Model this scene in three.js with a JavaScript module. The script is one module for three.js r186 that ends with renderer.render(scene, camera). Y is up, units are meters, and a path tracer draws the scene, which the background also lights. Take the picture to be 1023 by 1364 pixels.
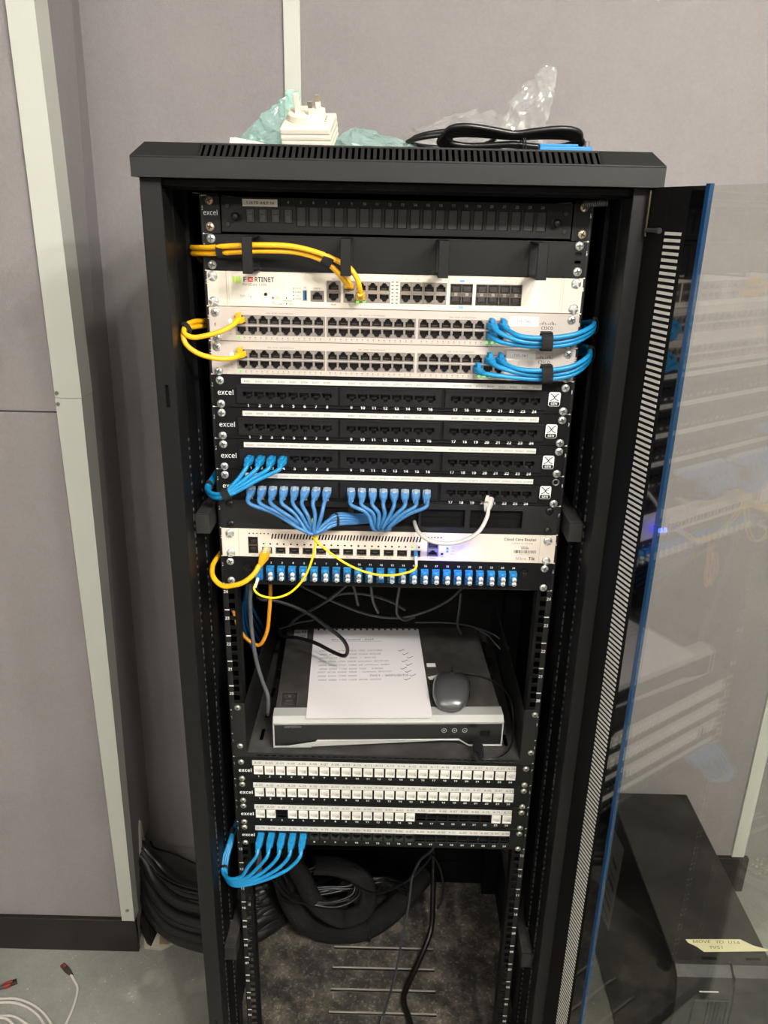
import * as THREE from 'three';
import { mergeGeometries, mergeVertices } from 'three/addons/utils/BufferGeometryUtils.js';
import { RoundedBoxGeometry } from 'three/addons/geometries/RoundedBoxGeometry.js';
import { ImprovedNoise } from 'three/addons/math/ImprovedNoise.js';

// ---------------------------------------------------------------- camera, light, exposure
const scene = new THREE.Scene();
scene.background = new THREE.Color(0x000000);
const camera = new THREE.PerspectiveCamera(65.87, 1023 / 1364, 0.02, 30);
camera.rotation.order = 'YXZ';
camera.position.set(-0.0029, 1.5863, 1.0528);
camera.rotation.set(-0.3634, 0.0042, 0.0214);
const renderer = new THREE.WebGLRenderer({ antialias: true });
renderer.toneMapping = THREE.LinearToneMapping;
renderer.toneMappingExposure = 2.22;
renderer.shadowMap.enabled = true;
const FLOOR = -0.1, CEIL = 2.5;
const LAMPS = [   // ceiling battens along x, 1.2 m long: x, z, intensity of each third
  [0.85, 1.5, 2.25],
  [-0.9, 2.4, 0.85],
];
const LAMP_COLOUR = new THREE.Color(1.0, 0.962, 0.905);

// ---------------------------------------------------------------- helpers
const U = 0.04445, PI = Math.PI;
const rng = (s) => () => { s = (s + 0x6d2b79f5) | 0; let t = Math.imul(s ^ (s >>> 15), 1 | s); t = (t + Math.imul(t ^ (t >>> 7), 61 | t)) ^ t; return ((t ^ (t >>> 14)) >>> 0) / 4294967296; };
const noise = new ImprovedNoise();
const V = (x, y, z) => new THREE.Vector3(x, y, z);
const mmv = (p) => V(p[0] / 1000, p[1] / 1000, p[2] / 1000);
const used = {};
function numbered(n) { const k = used[n] = (used[n] ?? -1) + 1; return k ? n + '_' + String(k).padStart(3, '0') : n; }
function thing(name, label, category, [x, y, z] = [0, 0, 0], turn = 0, group) {
  const o = new THREE.Group(); o.name = numbered(name); o.position.set(x, y, z); o.rotation.y = turn;
  o.userData = { label, category }; if (group) o.userData.group = group;
  scene.add(o); return o;
}
function part(name, g, m, parent, data) {
  const o = new THREE.Mesh(g, m); o.name = name; o.castShadow = o.receiveShadow = true;
  if (data) Object.assign(o.userData, data);
  parent.add(o); return o;
}
function struct(name, g, m, parent = scene) { const o = part(name, g, m, parent); if (parent === scene) o.userData.kind = 'structure'; return o; }
function flat(g) { const r = g.index ? g.toNonIndexed() : g; for (const k of Object.keys(r.attributes)) if (!['position', 'normal', 'uv', 'color'].includes(k)) r.deleteAttribute(k); r.morphAttributes = {}; r.clearGroups(); return r; }
function join(list) {
  list = list.map(flat); const c = list.some((g) => g.attributes.color);
  if (c) for (const g of list) if (!g.attributes.color) tint(g, 0xffffff);
  return list.length === 1 ? list[0] : mergeGeometries(list);
}
function tint(g, hex) {
  const c = new THREE.Color(hex), n = g.attributes.position.count, a = new Float32Array(n * 3);
  for (let i = 0; i < n; i++) { a[i * 3] = c.r; a[i * 3 + 1] = c.g; a[i * 3 + 2] = c.b; }
  g.setAttribute('color', new THREE.BufferAttribute(a, 3)); return g;
}
// box with its near corner ranges in metres
function bx(x0, x1, y0, y1, z0, z1, r = 0) {
  const w = x1 - x0, h = y1 - y0, d = z1 - z0;
  const g = r > 0 ? new RoundedBoxGeometry(w, h, d, 1, Math.min(r, w / 2.01, h / 2.01, d / 2.01)) : new THREE.BoxGeometry(w, h, d);
  return g.translate((x0 + x1) / 2, (y0 + y1) / 2, (z0 + z1) / 2);
}
const mb = (x0, x1, y0, y1, z0, z1, r = 0) => bx(x0 / 1000, x1 / 1000, y0 / 1000, y1 / 1000, z0 / 1000, z1 / 1000, r / 1000);   // in millimetres
function rectPts(x0, y0, x1, y1, r = 0) {
  if (!r) return [[x0, y0], [x1, y0], [x1, y1], [x0, y1]];
  const p = [];
  for (const [cx, cy, a] of [[x1 - r, y0 + r, -0.5], [x1 - r, y1 - r, 0], [x0 + r, y1 - r, 0.5], [x0 + r, y0 + r, 1]])
    for (let k = 0; k <= 4; k++) { const t = (a + k / 8) * PI; p.push([cx + r * Math.cos(t), cy + r * Math.sin(t)]); }
  return p;
}
const v2 = (pts) => pts.map(([x, y]) => new THREE.Vector2(x / 1000, y / 1000));
// plate in millimetres: outline, holes, z range, bevel
function plate(outline, holes, z0, z1, bevel = 0.25) {
  const s = new THREE.Shape(v2(outline)); for (const h of holes) s.holes.push(new THREE.Path(v2(h)));
  const b = bevel / 1000, d = (z1 - z0) / 1000;
  const g = new THREE.ExtrudeGeometry(s, { depth: d - 2 * b, bevelEnabled: b > 0, bevelThickness: b, bevelSize: b, bevelOffset: -b, bevelSegments: 1, curveSegments: 6 });
  return g.translate(0, 0, z0 / 1000 + b);
}
// solid with eight corners: four at the bottom (counter-clockwise from above), four above them
function hexa(v) {
  const g = new THREE.BufferGeometry().setFromPoints([0, 2, 1, 0, 3, 2, 4, 5, 6, 4, 6, 7, 0, 1, 5, 0, 5, 4, 1, 2, 6, 1, 6, 5, 2, 3, 7, 2, 7, 6, 3, 0, 4, 3, 4, 7].map((i) => V(...v[i])));
  g.computeVertexNormals(); g.setAttribute('uv', new THREE.Float32BufferAttribute(new Float32Array(72), 2)); return g;
}
function planar(g, x0, y0, w, h) {
  const p = g.attributes.position, uv = new Float32Array(p.count * 2);
  for (let i = 0; i < p.count; i++) { uv[i * 2] = (p.getX(i) - x0) / w; uv[i * 2 + 1] = (p.getY(i) - y0) / h; }
  g.setAttribute('uv', new THREE.BufferAttribute(uv, 2)); return g;
}
const faceUV = (g) => planar(g, -0.2413, 0, 0.4826, U);
function boxUV(g, s = 1) {   // uv in metres by dominant axis
  g = flat(g); const p = g.attributes.position, n = g.attributes.normal, uv = new Float32Array(p.count * 2);
  for (let i = 0; i < p.count; i++) {
    const a = Math.abs(n.getX(i)), b = Math.abs(n.getY(i)), c = Math.abs(n.getZ(i));
    const [u, v] = a >= b && a >= c ? [p.getZ(i), p.getY(i)] : b >= c ? [p.getX(i), p.getZ(i)] : [p.getX(i), p.getY(i)];
    uv[i * 2] = u / s; uv[i * 2 + 1] = v / s;
  }
  g.setAttribute('uv', new THREE.BufferAttribute(uv, 2)); return g;
}
function cyl(r0, r1, h, n = 16, axis = 'z') { const g = new THREE.CylinderGeometry(r1, r0, h, n); if (axis === 'z') g.rotateX(PI / 2); if (axis === 'x') g.rotateZ(-PI / 2); return g; }
function curve(pts, tension = 0.5) { return new THREE.CatmullRomCurve3(pts.map((p) => (p.isVector3 ? p : mmv(p))), false, 'centripetal', tension); }
function tube(pts, r, seg = 6, rad = 10) { const c = curve(pts); return new THREE.TubeGeometry(c, pts.length * seg, r, rad, false); }
// loft of superellipse rings [z, w, h, power, dx, dy] in millimetres, capped
function loft(rings, n = 16) {
  const pos = [], idx = [];
  rings.forEach(([z, w, h, e = 4, dx = 0, dy = 0]) => {
    for (let i = 0; i < n; i++) {
      const t = (i + 0.5) / n * 2 * PI, c = Math.cos(t), s = Math.sin(t);
      pos.push((Math.sign(c) * Math.abs(c) ** (2 / e) * w / 2 + dx) / 1000, (Math.sign(s) * Math.abs(s) ** (2 / e) * h / 2 + dy) / 1000, z / 1000);
    }
  });
  for (let k = 0; k < rings.length - 1; k++) for (let i = 0; i < n; i++) { const a = k * n + i, b = k * n + (i + 1) % n; idx.push(a, b, b + n, a, b + n, a + n); }
  for (let i = 1; i < n - 1; i++) { const l = (rings.length - 1) * n; idx.push(0, i + 1, i, l, l + i, l + i + 1); }
  const g = new THREE.BufferGeometry(); g.setAttribute('position', new THREE.Float32BufferAttribute(pos, 3)); g.setIndex(idx);
  const f = g.toNonIndexed(); f.computeVertexNormals(); f.setAttribute('uv', new THREE.Float32BufferAttribute(new Float32Array(f.attributes.position.count * 2), 2));
  return f;
}
// ---------------------------------------------------------------- textures
function canvas(w, h, draw, srgb = true) {
  const c = document.createElement('canvas'); c.width = w; c.height = h; const x = c.getContext('2d'); draw(x, w, h);
  const t = new THREE.CanvasTexture(c); if (srgb) t.colorSpace = THREE.SRGBColorSpace; t.magFilter = THREE.LinearFilter; t.anisotropy = 8; return t;
}
function data(w, h, f, srgb = true) {
  const a = new Uint8Array(w * h * 4); let i = 0;
  for (let y = 0; y < h; y++) for (let x = 0; x < w; x++) { const [r, g, b] = f(x, y); a[i++] = r; a[i++] = g; a[i++] = b; a[i++] = 255; }
  const t = new THREE.DataTexture(a, w, h); t.wrapS = t.wrapT = THREE.RepeatWrapping; t.magFilter = THREE.LinearFilter; t.minFilter = THREE.LinearMipmapLinearFilter; t.generateMipmaps = true;
  if (srgb) t.colorSpace = THREE.SRGBColorSpace; t.needsUpdate = true; return t;
}
const cl = (v) => Math.max(0, Math.min(255, v));
// tiling value noise
function tileNoise(n, seed) {
  const r = rng(seed), a = Float32Array.from({ length: n * n }, () => r());
  return (x, y) => { x = ((x % n) + n) % n; y = ((y % n) + n) % n; const i = Math.floor(x), j = Math.floor(y), fx = x - i, fy = y - j, sx = fx * fx * (3 - 2 * fx), sy = fy * fy * (3 - 2 * fy), I = (i + 1) % n, J = (j + 1) % n;
    return (a[j * n + i] * (1 - sx) + a[j * n + I] * sx) * (1 - sy) + (a[J * n + i] * (1 - sx) + a[J * n + I] * sx) * sy; };
}
const n8 = tileNoise(8, 1), n16 = tileNoise(16, 2), n32 = tileNoise(32, 3), n64 = tileNoise(64, 4), n128 = tileNoise(128, 5), n256 = tileNoise(256, 6);
const fbm = (u, v) => n8(u * 8, v * 8) * 0.4 + n16(u * 16, v * 16) * 0.25 + n32(u * 32, v * 32) * 0.18 + n64(u * 64, v * 64) * 0.17;
const S = (o) => new THREE.MeshStandardMaterial(o), P = (o) => new THREE.MeshPhysicalMaterial(o);
const wallBump = data(512, 512, (x, y) => { const v = 128 + 60 * (n256(x / 2, y / 2) - 0.5) + 70 * (n128(x / 4, y / 4) - 0.5); return [v, v, v]; }, false);
wallBump.repeat.set(4, 4);
const wallMap = data(512, 512, (x, y) => { const k = (fbm(x / 512, y / 512) - 0.5) * 9 + (n256(x / 2, y / 2) - 0.5) * 5; return [cl(141 + k), cl(136 + k), cl(136 + k)]; });
const floorMap = (() => {
  const r = rng(77), sp = new Uint8Array(1024 * 1024);
  for (let k = 0; k < 2600; k++) { const x = Math.floor(r() * 1024), y = Math.floor(r() * 1024), s = r() < 0.06 ? 3 : r() < 0.3 ? 2 : 1, v = 40 + r() * 90; for (let j = 0; j < s; j++) for (let i = 0; i < s; i++) sp[((y + j) % 1024) * 1024 + (x + i) % 1024] = v; }
  return data(1024, 1024, (x, y) => {
    const u = x / 1024, v = y / 1024, f = fbm(u, v), w = Math.max(0, fbm(u + 0.37, v + 0.71) - 0.56) * 170, k = (f - 0.5) * 34 + (n256(x / 4, y / 4) - 0.5) * 8 + w + sp[y * 1024 + x] * 0.35;
    return [cl(138 + k), cl(139 + k), cl(132 + k)];
  });
})();
const dustMap = data(512, 512, (x, y) => {   // grime and lint lying on dark paint
  const u = x / 512, v = y / 512, a = Math.max(0, fbm(u, v) - 0.34) * 190, b = Math.max(0, n128(x / 4, y / 4) * n64(x / 8 + 9, y / 8) - 0.28) * 130, k = a + b;
  return [cl(46 + k * 0.78), cl(43 + k * 0.73), cl(39 + k * 0.66)];
});
const recorderDust = data(512, 512, (x, y) => { const u = x / 512, v = y / 512, k = Math.max(0, n8(u * 8, v * 8) * 0.6 + n32(u * 32, v * 32) * 0.4 - 0.3) * 46 + Math.max(0, n256(x / 2, y / 2) - 0.86) * 60 + Math.max(0, n64(x / 8, y / 8) - 0.75) * 26; return [cl(46 + k), cl(44 + k), cl(42 + k)]; });
const lightDust = data(512, 512, (x, y) => { const u = x / 512, v = y / 512, k = Math.max(0, fbm(u, v) - 0.35) * 70 + Math.max(0, n256(x / 2, y / 2) - 0.8) * 50; return [cl(40 + k), cl(38 + k), cl(37 + k)]; });
const meshBump = data(64, 64, (x, y) => { const v = (Math.sin((x + y) / 64 * PI * 16) * Math.sin((x - y) / 64 * PI * 16)) > 0 ? 210 : 60; return [v, v, v]; }, false);

// ---------------------------------------------------------------- materials
const M = {
  wall: S({ map: wallMap, bumpMap: wallBump, bumpScale: 0.0006, roughness: 0.72 }),
  wallFar: S({ color: 0xa79b8c, bumpMap: wallBump, bumpScale: 0.0006, roughness: 0.8 }),
  room: S({ color: 0x8d8985, roughness: 0.85 }),
  ceiling: S({ color: 0xdedbd4, roughness: 0.9 }),
  trim: S({ color: 0xc6c8be, roughness: 0.5 }),
  skirting: S({ color: 0x211c19, roughness: 0.38, map: null }),
  floor: S({ map: floorMap, roughness: 0.55 }),
  plaster: S({ color: 0xaca697, roughness: 0.95 }),
  black: P({ color: 0x1d1d1c, roughness: 0.46, specularIntensity: 0.6 }),
  blackMatt: P({ color: 0x080808, roughness: 0.7, specularIntensity: 0.35 }),
  blackIn: P({ color: 0x0a0a0b, roughness: 0.5, specularIntensity: 0.35 }),
  strut: S({ map: null, color: 0x1d1c1b, roughness: 0.7 }),
  backCable: S({ color: 0x434346, roughness: 0.4 }),
  post: P({ color: 0x121212, roughness: 0.42, specularIntensity: 0.6 }),
  dusty: S({ map: dustMap, roughness: 0.85 }),
  recorder: S({ map: recorderDust, roughness: 0.6 }),
  lightDusty: S({ map: lightDust, roughness: 0.55 }),
  plastic: P({ color: 0x181819, roughness: 0.42, specularIntensity: 0.6 }),
  hook: S({ color: 0x232323, roughness: 0.36 }),
  zinc: S({ vertexColors: true, roughness: 0.3, metalness: 0.85 }),
  brass: S({ vertexColors: true, roughness: 0.32, metalness: 0.9, color: 0xd8b79a }),
  vc: S({ vertexColors: true, roughness: 0.45 }),
  jack: S({ vertexColors: true, roughness: 0.4 }),
  white: S({ color: 0xe9e6dc, roughness: 0.4 }),
  whitePlastic: S({ color: 0xe8e1d0, roughness: 0.35 }),
  cream: S({ color: 0xddd7cd, roughness: 0.5 }),
  yellow: S({ color: 0xf4b51a, roughness: 0.42 }),
  fibre: S({ color: 0xf2d000, roughness: 0.4 }),
  orange: S({ color: 0xd8901c, roughness: 0.45 }),
  blue: S({ color: 0x1683ba, roughness: 0.38 }),
  slate: S({ color: 0x3a73a6, roughness: 0.42 }),
  whiteCable: S({ color: 0xcac5be, roughness: 0.42 }),
  greyCable: S({ color: 0x55575a, roughness: 0.42 }),
  darkCable: S({ color: 0x161616, roughness: 0.33 }),
  tie: S({ color: 0x0d0d0d, roughness: 0.85 }),
  sleeve: S({ color: 0x141414, roughness: 0.5, bumpMap: meshBump, bumpScale: 0.002 }),
  silver: S({ color: 0xb4b4b1, roughness: 0.34, metalness: 0.12 }),
  steel: S({ color: 0xa7a7a4, roughness: 0.3, metalness: 0.9 }),
  film: P({ color: 0xfdfefd, transmission: 0.93, roughness: 0.14, thickness: 0, ior: 1.5, side: THREE.DoubleSide, flatShading: true }),
  teal: P({ color: 0xdff8f2, transmission: 0.8, roughness: 0.2, thickness: 0, ior: 1.5, side: THREE.DoubleSide, flatShading: true }),
  glass: P({ color: 0xfbfcf9, transmission: 1, roughness: 0.0, thickness: 0, ior: 1.52 }),
  glossBlack: P({ color: 0x0b0b0d, roughness: 0.08, clearcoat: 1, clearcoatRoughness: 0.02 }),
  edgeBlue: P({ color: 0x173d63, roughness: 0.25 }),
};
const glow = (hex, k) => S({ color: 0x111111, emissive: hex, emissiveIntensity: k });
// ================================================================ the room
{
  struct('floor', boxUV(bx(-2.4, 2.4, FLOOR - 0.1, FLOOR, -1.1, 3.3), 1.3), M.floor);
  struct('ceiling', bx(-2.4, 2.4, CEIL, CEIL + 0.1, -1.1, 3.3), M.ceiling);
  struct('wall_left', bx(-2.5, -2.4, FLOOR, CEIL, -1.1, 3.3), M.room);
  struct('wall_right', bx(2.4, 2.5, FLOOR, CEIL, -1.1, 3.3), M.room);
  struct('wall_front', bx(-2.4, 2.4, FLOOR, CEIL, 3.3, 3.4), M.room);
  // partition in front of the recess, with the torn lower corner cut out of its return
  const left = struct('wall_left_partition', boxUV(bx(-2.4, -0.604, 1.2315, CEIL, -0.41, -0.36), 1), M.wall);
  part('wall_panel', boxUV(bx(-2.4, -0.604, FLOOR, 1.2285, -0.41, -0.3605), 1), M.wall, left);
  const rs = v2([[360, -100], [430, -100], [436, -40], [442, 20], [452, 80], [468, 150], [478, 175], [484, 130], [500, 105], [530, 90], [592, 80], [592, 2500], [360, 2500]]);
  const ret = new THREE.ExtrudeGeometry(new THREE.Shape(rs), { depth: 0.018, bevelEnabled: false }).rotateY(PI / 2).translate(-0.593, 0, 0);
  const lean = (x, y, z) => x - (1.93 - y) * 0.0125 * Math.min(1, Math.max(0, (-0.36 - z) / 0.23)) - Math.max(0, 1.25 - y) * 0.006, rp = ret.attributes.position;
  for (let i = 0; i < rp.count; i++) rp.setX(i, lean(rp.getX(i), rp.getY(i), rp.getZ(i)));
  ret.computeVertexNormals();
  part('wall_return', boxUV(ret, 1), M.wall, left);
  const edge = [[-574.6, -45, -436], [-574.6, 20, -443], [-574.6, 80, -453], [-574.6, 150, -469], [-574.6, 178, -478], [-574.6, 130, -485], [-574.6, 104, -500]].map(([x, y, z]) => [lean(x / 1000, y / 1000, z / 1000) * 1000, y, z]);
  part('torn_plaster', tube(edge, 0.0065, 5, 5), M.plaster, left);
  struct('wall_back', boxUV(bx(-2.4, 0.962, FLOOR, CEIL, -0.72, -0.59), 1), M.wall);
  const far = struct('wall_back_recess', boxUV(bx(0.9, 1.092, FLOOR, CEIL, -0.85, -0.70), 1), M.wall);
  part('wall_panel', boxUV(bx(1.1, 2.4, FLOOR, CEIL, -0.85, -0.706), 1), M.wallFar, far);
  // aluminium trims
  const t1 = struct('trim_1', hexa([[-0.6075, 1.26, -0.348], [-0.559, 1.26, -0.348], [-0.559, 1.26, -0.402], [-0.6075, 1.26, -0.402], [-0.602, CEIL, -0.348], [-0.562, CEIL, -0.348], [-0.562, CEIL, -0.402], [-0.602, CEIL, -0.402]]), M.trim);
  part('lower_strip', hexa([[-0.6095, FLOOR + 0.1015, -0.3475], [-0.5795, FLOOR + 0.1015, -0.3475], [-0.5795, FLOOR + 0.1015, -0.378], [-0.6095, FLOOR + 0.1015, -0.378], [-0.6075, 1.2592, -0.3475], [-0.5595, 1.2592, -0.3475], [-0.5595, 1.2592, -0.402], [-0.6075, 1.2592, -0.402]]), M.trim, t1);
  for (const [x, y] of [[-0.603, 1.2685], [-0.603, 1.2485]]) part('screw', cyl(0.004, 0.003, 0.004, 10).translate(x, y, -0.347), M.steel, t1);
  part('screw', cyl(0.0045, 0.0035, 0.004, 10).translate(-0.5935, 0.035, -0.3465), M.steel, t1);
  struct('trim_2', bx(-0.2098, -0.179, 0.4, CEIL, -0.592, -0.582, 0.002), M.trim);
  struct('trim_3', bx(0.9265, 0.9595, 0.012, CEIL, -0.594, -0.583, 0.002), M.trim);
  // skirting boards
  struct('baseboard_left', boxUV(bx(-2.4, -0.5785, FLOOR, 0.0, -0.362, -0.349, 0.002)), M.skirting);
  struct('baseboard_back', bx(-0.3, 0.972, FLOOR, 0.012, -0.592, -0.578, 0.002), M.skirting);
  const loose = thing('loose_baseboard', 'short dark piece of baseboard leaning loose at the torn wall corner', 'baseboard', [-0.556, FLOOR, -0.357]);
  const lb = [[-37, 56, -84], [-39, 45, -44], [0, 1, 0], [4, 4, -64]].map(mmv), ln = lb[1].clone().sub(lb[2]).cross(lb[3].clone().sub(lb[2])).normalize().multiplyScalar(-0.009), lv = [...lb, ...lb.map((q) => q.clone().add(ln))];
  const lgm = new THREE.BufferGeometry().setFromPoints([0, 1, 2, 0, 2, 3, 4, 6, 5, 4, 7, 6, 0, 4, 5, 0, 5, 1, 1, 5, 6, 1, 6, 2, 2, 6, 7, 2, 7, 3, 3, 7, 4, 3, 4, 0].map((i) => lv[i])); lgm.computeVertexNormals();
  part('board', lgm, S({ color: 0x211c19, roughness: 0.38, side: THREE.DoubleSide }), loose);
  // ceiling lights
  LAMPS.forEach(([x, z, k], i) => {
    const l = thing('ceiling_light', i ? 'long white ceiling batten light behind the photographer' : 'long white ceiling batten light in front of the rack to the right', 'light', [x, CEIL, z], 0);
    part('housing', bx(-0.6, 0.6, -0.035, 0, -0.035, 0.035, 0.004), M.white, l);
    part('diffuser', loft([[-590, 62, 40, 3], [590, 62, 40, 3]], 20).rotateY(PI / 2).translate(0, -0.05, 0), S({ color: 0xffffff, emissive: LAMP_COLOUR, emissiveIntensity: 2 }), l);
    for (const o of [-0.4, 0, 0.4]) { const p = new THREE.PointLight(LAMP_COLOUR, k); p.position.set(o, -0.125, 0); p.castShadow = true; p.shadow.radius = 2.2; l.add(p); }
  });
  // plaster rubble by the recess on the right and by the torn corner on the left
  const r = rng(5);
  const crumb = (n, x0, x1, z0, z1, s0, s1) => {
    const L = [];
    for (let k = 0; k < n; k++) { const s = s0 + (s1 - s0) * r() ** 3, g = new THREE.IcosahedronGeometry(s, 0); g.scale(1, 0.35 + 0.3 * r(), 0.6 + 0.6 * r()); g.rotateY(r() * 6); g.translate(x0 + (x1 - x0) * r(), FLOOR + s * 0.25, z0 + (z1 - z0) * r()); L.push(g); }
    return join(L);
  };
  const a = part('plaster_rubble', crumb(110, 0.965, 1.25, -0.698, -0.64, 0.001, 0.006), M.plaster, scene, { label: 'crumbled plaster lying along the recess at the right', category: 'rubble', kind: 'stuff' });
  const b = part('plaster_dust', crumb(160, -0.6, -0.4, -0.42, -0.24, 0.0004, 0.0022), M.plaster, scene, { label: 'pale plaster crumbs scattered below the torn wall corner', category: 'rubble', kind: 'stuff' });
  const f = thing('plasterboard_scrap', 'torn pale plasterboard scrap lying on the floor below the black cables', 'scrap', [-0.52, FLOOR, -0.385], 0.1);
  part('board', plate([[-50, -22], [-8, -30], [55, 2], [42, 26], [4, 10], [-34, 34], [-58, 8]], [], 0, 9, 0.8).rotateX(-PI / 2), M.plaster, f);
  part('torn_paper', plate([[-20, -14], [2, -22], [14, 0], [-2, 18], [-16, 8]], [], 9, 10, 0.2).rotateX(-PI / 2).rotateY(0.3), S({ color: 0x8d7357, roughness: 0.9 }), f);
}
// ================================================================ the cabinet
const PANEL_LOW = 0.14;
const cab = thing('server_cabinet', 'tall black server cabinet with vented roof and open glass door', 'cabinet', [0, 0, 0]);
{
  // roof: a profile carried across the width, with a chamfer at both ends; the sloping band is cut open for the vent
  const prof = [[86, 1617.5], [86, 1638.5], [84.5, 1640], [61, 1655.5], [-540, 1655.5], [-540, 1617.5]];
  const ring = (x, inset) => prof.map(([z, y], i) => V(x / 1000, y / 1000, (i === 3 ? z : i === 4 ? z : z - inset * 0) / 1000));
  const pos = [], idx = [], xs = [[-301, 1], [-290, 0], [-224, 0], [229, 0], [290, 0], [301, 1]];
  for (const [x, low] of xs) for (const [z, y] of prof) pos.push(x / 1000, (low && y > 1640 ? 1640 : y) / 1000, (low && y > 1640 && z > 0 ? 84.5 : z) / 1000);
  const n = prof.length;
  for (let k = 0; k < xs.length - 1; k++) for (let i = 0; i < n; i++) { if (k === 2 && i === 2) continue; const a = k * n + i, b = k * n + (i + 1) % n; idx.push(a, b, b + n, a, b + n, a + n); }
  for (let i = 1; i < n - 1; i++) { const l = (xs.length - 1) * n; idx.push(0, i + 1, i, l, l + i, l + i + 1); }
  let g = new THREE.BufferGeometry(); g.setAttribute('position', new THREE.Float32BufferAttribute(pos, 3)); g.setIndex(idx); g = g.toNonIndexed(); g.computeVertexNormals(); boxUV(g);
  const roof = part('roof', g, M.black, cab);
  part('edge_bead', bx(-0.3005, 0.3005, 1.6378, 1.6402, 0.0838, 0.0865, 0.0009), M.black, roof);
  const bars = [];   // the slats between the vent slots, along the slope
  const N = 64, p = 453 / N, len = Math.hypot(23.5, 15.5), ang = Math.atan2(15.5, -23.5);
  for (let k = 0; k <= N; k++) { const b = mb(-1.9, 1.9, 0, len, -1.5, 0); b.rotateX(-(PI / 2 - Math.atan2(15.5, 23.5))); b.translate((-224 + k * p) / 1000, 1.64, 0.0845); bars.push(b); }
  part('vent_slats', join(bars), M.black, roof, { kind: 'stuff' });
  part('vent_rim', join([bx(-0.224, 0.229, 1.6535, 1.6555, 0.058, 0.0635)]), M.black, roof);
  part('vent_backing', bx(-0.23, 0.235, 1.619, 1.6545, 0.03, 0.034), M.blackMatt, roof);
  part('top_beam', join([bx(-0.296, 0.296, 1.6085, 1.6175, 0.03, 0.06, 0.002), bx(-0.296, 0.296, 1.606, 1.6175, -0.54, 0.03)]), M.blackIn, cab);
  // front posts with a locking slot, folded inner flange and its row of punched lips
  for (const s of [-1, 1]) {
    const slot = (y) => rectPts(-286 * 1, y - 14, -282, y + 14);
    let pg = plate([[-297, -95], [-272, -95], [-272, 1617.5], [-297, 1617.5]], [slot(1362), slot(230)], 66, 70, 0.8);
    if (s > 0) pg = plate([[272, -95], [297, -95], [297, 1617.5], [272, 1617.5]], [], 66, 70, 0.8);
    const post = part('post', join([pg, bx(s * 0.2845 - 0.0125, s * 0.2845 + 0.0125, -0.09, 1.606, 0.062, 0.064), s < 0 ? bx(-0.2975, -0.295, -0.095, 1.606, 0.0, 0.069) : bx(0.295, 0.2975, -0.095, 1.606, 0.0, 0.069), s < 0 ? bx(-0.2735, -0.272, -0.095, 1.606, 0.028, 0.067) : bx(0.272, 0.2735, -0.095, 1.606, 0.028, 0.067)]), M.post, cab);
    const lips = [], r = rng(s < 0 ? 21 : 22);
    for (const [x, z] of [[271.2, 30], [268.5, -16]]) for (let y = -80; y < 1300; y += 12.5) { const h = r() < 0.16 ? 9 : 3.4; lips.push(mb(s * x - 0.7, s * x + 0.7, y - h / 2, y + h / 2, z - 1.2, z + 1.2)); }
    part('punched_lips', join(lips), S({ color: 0x6a6a6c, roughness: 0.35, metalness: 0.6 }), post, { kind: 'stuff' });
    part('side_upright', join([bx(Math.min(s * 0.2705, s * 0.297), Math.max(s * 0.2705, s * 0.297), -0.095, 1.606, -0.02, 0.028), bx(Math.min(s * 0.266, s * 0.297), Math.max(s * 0.266, s * 0.297), -0.095, 1.606, -0.055, -0.024)]), M.blackIn, cab);
    part('rear_post', bx(Math.min(s * 0.262, s * 0.297), Math.max(s * 0.262, s * 0.297), -0.095, 1.606, -0.54, -0.50), M.blackIn, cab);
    // side skin; the lower rear of the left one is open where the floor cables come in
    part('side_panel', s < 0 ? join([bx(-0.3, -0.2975, PANEL_LOW, 1.606, -0.54, 0.05), bx(-0.3, -0.2975, -0.09, PANEL_LOW, -0.255, 0.05), bx(-0.3, -0.2975, -0.09, -0.055, -0.54, -0.255), bx(-0.3, -0.2975, -0.06, PANEL_LOW, -0.54, -0.50)]) : bx(0.2975, 0.3, -0.09, 1.606, -0.54, 0.05), M.blackIn, cab);
    // depth struts
    for (const [y0, y1, x0, x1] of [[1.160, 1.188, 0.2495, 0.2695], [0.347, 0.377, 0.2505, 0.2705]]) {
      const st = part('depth_strut', join([boxUV(bx(Math.min(s * x0, s * x1), Math.max(s * x0, s * x1), y0, y1, -0.5, 0.034, 0.0012), 0.3)]), M.strut, cab);
      part('dust', boxUV(bx(Math.min(s * x0, s * x1) + 0.001, Math.max(s * x0, s * x1) - 0.001, y1, y1 + 0.0005, -0.49, 0.03), 0.2), M.lightDusty, st);
      part('strut_bracket', mb(s > 0 ? 269 : -274, s > 0 ? 274 : -269, y0 * 1000 - 6, y1 * 1000 + 8, -12, 10, 1), M.blackIn, st);
    }
  }
  // mounting rails: square holes, unit ticks and numbers
  const rule = (lo) => canvas(64, 2048, (c, w, h) => {
    c.fillStyle = '#0c0c0c'; c.fillRect(0, 0, w, h); c.fillStyle = '#e8e8e6'; c.textAlign = 'center'; c.textBaseline = 'middle'; c.font = 'bold 18px sans-serif';
    const k = h / (18 * 44.45);
    for (let u = 0; u < 18; u++) { c.save(); c.translate(w * 0.5, h - (u + 0.68) * 44.45 * k); c.scale(64 / 7.5 / k * 0.86, 1); c.fillText(String(lo + u).padStart(2, '0'), 0, 0); c.restore(); }
  });
  const rules = [rule(1), rule(19)].map((t) => S({ map: t, roughness: 0.5 }));
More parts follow.
